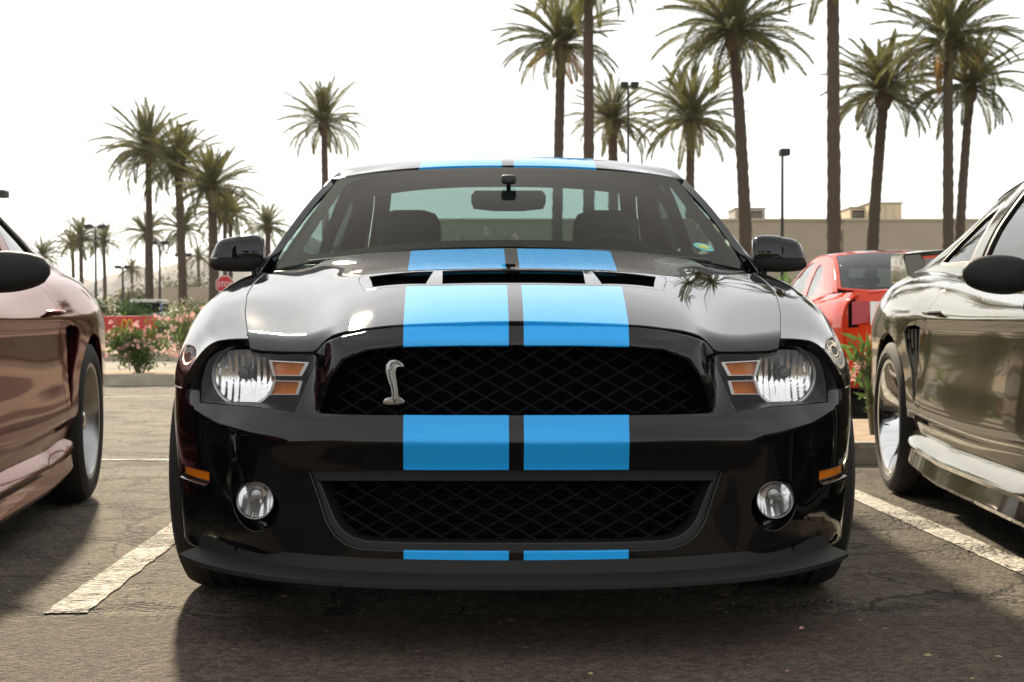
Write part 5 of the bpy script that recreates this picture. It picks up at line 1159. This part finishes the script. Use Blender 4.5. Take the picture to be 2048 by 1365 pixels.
    sheet('hood', [cross(y, z) for y, z in ((.0,.64), (.15,.72), (.4,.79), (.8,.87), (1.1,.925), (1.36,.955))], paint, root, nu=30, nv=30)
    g = lambda y: nrail(y)
    rows = []
    for v in np.linspace(0, 1, 6):
        ye = 1.36+v*.74; rx, rz = g(ye); c0 = np.array([0, 1.20+v*.72, .955+(1.235-.955)*v+.02*math.sin(v*3.14)]); rows.append([(u*rx, ye-(ye-c0[1])*(1-abs(u)**2.2), rz+(c0[2]-rz)*(1-abs(u)**2.2)) for u in np.linspace(-1, 1, 15)])
    sheet('windscreen', rows, MT['darkglass'], root, nu=20, nv=30)
    rows = []
    for y, z in ((2.10,1.243), (2.3,1.274), (2.65,1.290), (3.0,1.270), (3.12,1.252)):
        rx, rz = g(y); yc = y-.17*max(0, (2.3-y)/.2); rows.append([(u*rx*1.003, y+(yc-y)*(1-abs(u)**2.2), rz+.003+(z-rz)*(1-abs(u)**2.6)) for u in np.linspace(-1, 1, 15)])
    sheet('roof', rows, paint, root, nu=24, nv=30)
    rows = []
    for y, z in ((3.12,1.252), (3.35,1.190), (3.65,1.08), (3.95,.985)):
        rx, rz = g(min(y, 3.95)); rows.append([(u*rx, y, rz+(z-rz)*(1-abs(u)**2.6)) for u in np.linspace(-1, 1, 15)])
    sheet('rear_window', rows, MT['darkglass'], root, nu=20, nv=30)
    sheet('deck_lid', [cross(y, z) for y, z in ((3.9,.985), (4.2,.99), (4.45,.985), (4.62,.965))], paint, root, nu=16, nv=30)
    E0 = [N_([4.615], [s])[0][0] for s in np.linspace(0, ne, 12)]
    rows = [[(p[0]*u, p[1]+.10*(1-abs(u)**2.5)*math.sin(math.pi*min(1, .15+i/11*.8)), p[2]) for u in np.linspace(-1, 1, 13)] for i, p in enumerate(E0)]
    sheet('rear_fascia', rows, paint, root, nu=24, nv=24)
    E0 = [N_([.005], [s])[0][0] for s in np.linspace(0, ne, 12)]
    rows = [[(p[0]*u, p[1]-.07*(1-abs(u)**2)*math.sin(math.pi*min(1, .1+i/11*.9)), p[2]) for u in np.linspace(-1, 1, 13)] for i, p in enumerate(E0)]
    sheet('front_fascia', rows, paint, root, nu=24, nv=24)
    for sx in (-1, 1): prism('headlamp', [(sx*.36,.60), (sx*.66,.655), (sx*.70,.60), (sx*.40,.54)], -.02, .06, MT['fogl'] if False else MT['chrome'], root, f=lambda x, y, z: (x, y+.03+.22*max(0, abs(x)-.45), z))
    if wing:
        bm = bmesh.new(); rings = []
        for x in np.linspace(-.70, .70, 25):
            a = abs(x)/.70; zt = 1.085-.03*a**3; dz = .02*max(0, 1-a) ; rings.append([bm.verts.new(p) for p in ((x, 4.24+.02*a, zt-.022), (x, 4.25, zt), (x, 4.52, zt+.012), (x, 4.55, zt-.002), (x, 4.50, zt-.03))])
        for A, B in zip(rings, rings[1:]):
            for j in range(5): bm.faces.new((A[j], A[(j+1) % 5], B[(j+1) % 5], B[j]))
        bm.faces.new(rings[0]); bm.faces.new(rings[-1][::-1]); wg = bobj('rear_wing', bm, paint, root, 30)
        for sx in (-1, 1):
            bm = bmesh.new(); a = [bm.verts.new((sx*x, y, z)) for x, y, z in ((.58,4.14,.93), (.70,4.14,.93), (.715,4.50,.92), (.60,4.52,.92))]; b = [bm.verts.new((sx*x, y, z)) for x, y, z in ((.62,4.26,1.062), (.705,4.26,1.056), (.705,4.54,1.066), (.62,4.54,1.07))]
            bm.faces.new(a[::-1]); bm.faces.new(b)
            for i in range(4): bm.faces.new((a[i], a[(i+1) % 4], b[(i+1) % 4], b[i]))
            bmesh.ops.bevel(bm, geom=bm.edges[:], offset=.008, segments=2, affect='EDGES'); bobj('wing_post', bm, paint, wg)
    bm = bmesh.new(); addbox(bm, (-.62,.15,.16), (.62,4.45,.28)); addbox(bm, (-.60,.5,.28), (.60,1.3,.70)); addbox(bm, (-.84,1.40,.20), (.84,2.98,.50)); addbox(bm, (-.6,3.0,.28), (.6,4.4,.85)); addbox(bm, (-.70,1.55,.5), (.70,2.0,.90)); bobj('underbody', bm, MT['gap'], root)
    for x in (-.36, .36):
        bm = bmesh.new(); addbox(bm, (x-.24,2.45,.5), (x+.24,2.62,1.0), .06, 3); addbox(bm, (x-.13,2.50,.99), (x+.13,2.60,1.16), .05, 3); bobj('seat', bm, MT['leather'], root)
lc = empty('maroon_coupe', (-2.166, 2.30, 0), R(7.5)); tag(lc, 'maroon metallic coupe with black mirror and silver wheels beside its white line', 'car')
coupe(lc, MT['maroon'], 'mesh', dict(rad=.328, wid=.25, rim=.232, style='dish', spoke_mat=MT['brush'], rim_mat=MT['alloy']), skirt=.5, mw=.235)
rc = empty('grey_coupe', (2.314, 2.601, 0), R(-3.4)); tag(rc, 'glossy bronze-grey coupe with slatted side scoop, rear wing and deep-dish wheels', 'car')
coupe(rc, MT['grey'], 'slats', dict(rad=.328, wid=.26, rim=.24, style='deep', spoke_mat=MT['blackalloy'], rim_mat=MT['chrome']), wing=True)
y_ = 3.085; p_ = N_([y_], [nz_(y_,.365)[1]])[0][0]; n_ = N_([y_], [nz_(y_,.365)[1]])[1][0]
mtx = Matrix(((0,0,-1,-p_[0]-.004), (-1,0,0,y_), (0,1,0,.365), (0,0,0,1)))
text('sponsor_lettering', 'NITTO', .045, M('pale_decal', (.42,.40,.36), .4), rc, mtx)

# ------------------------------------------------------------------ the orange-red car behind the planter, tail towards us
oc_ = copy_tree(car, None, {MT['blackpaint']: MT['orange'], MT['stripepaint']: stripe_paint('orange_paint_black_stripes', (.62,.045,.012), (.006,.006,.006))}, skip=('snake_badge','sticker','radiator_fin','grille_bar','sponsor_lettering'))
oc_.name = 'orange_red_sports_car'; oc_.location = (3.22, 14.8, 0); oc_.rotation_euler = (0, 0, R(179)); oc_.scale = (.955,.955,.955)
tag(oc_, 'orange-red sports coupe with black roof stripes, tail lamp behind pink oleander', 'car')
# haze: one even box of air round everything
bm = bmesh.new(); addbox(bm, (-2400,-380,-3), (2400,3400,260)); hz = bobj('haze', bm, None, None); tag(hz, 'thin pale haze that fades the far hills', 'haze', kind='stuff')
hm = bpy.data.materials.new('haze_air'); hm.use_nodes = True; nt = hm.node_tree; nt.nodes.clear(); vo = nt.nodes.new('ShaderNodeVolumePrincipled'); vo.inputs['Color'].default_value = (.88,.93,1,1); vo.inputs['Density'].default_value = .00013; vo.inputs['Anisotropy'].default_value = .2
ou = nt.nodes.new('ShaderNodeOutputMaterial'); nt.links.new(vo.outputs[0], ou.inputs['Volume']); hz.data.materials.append(hm)
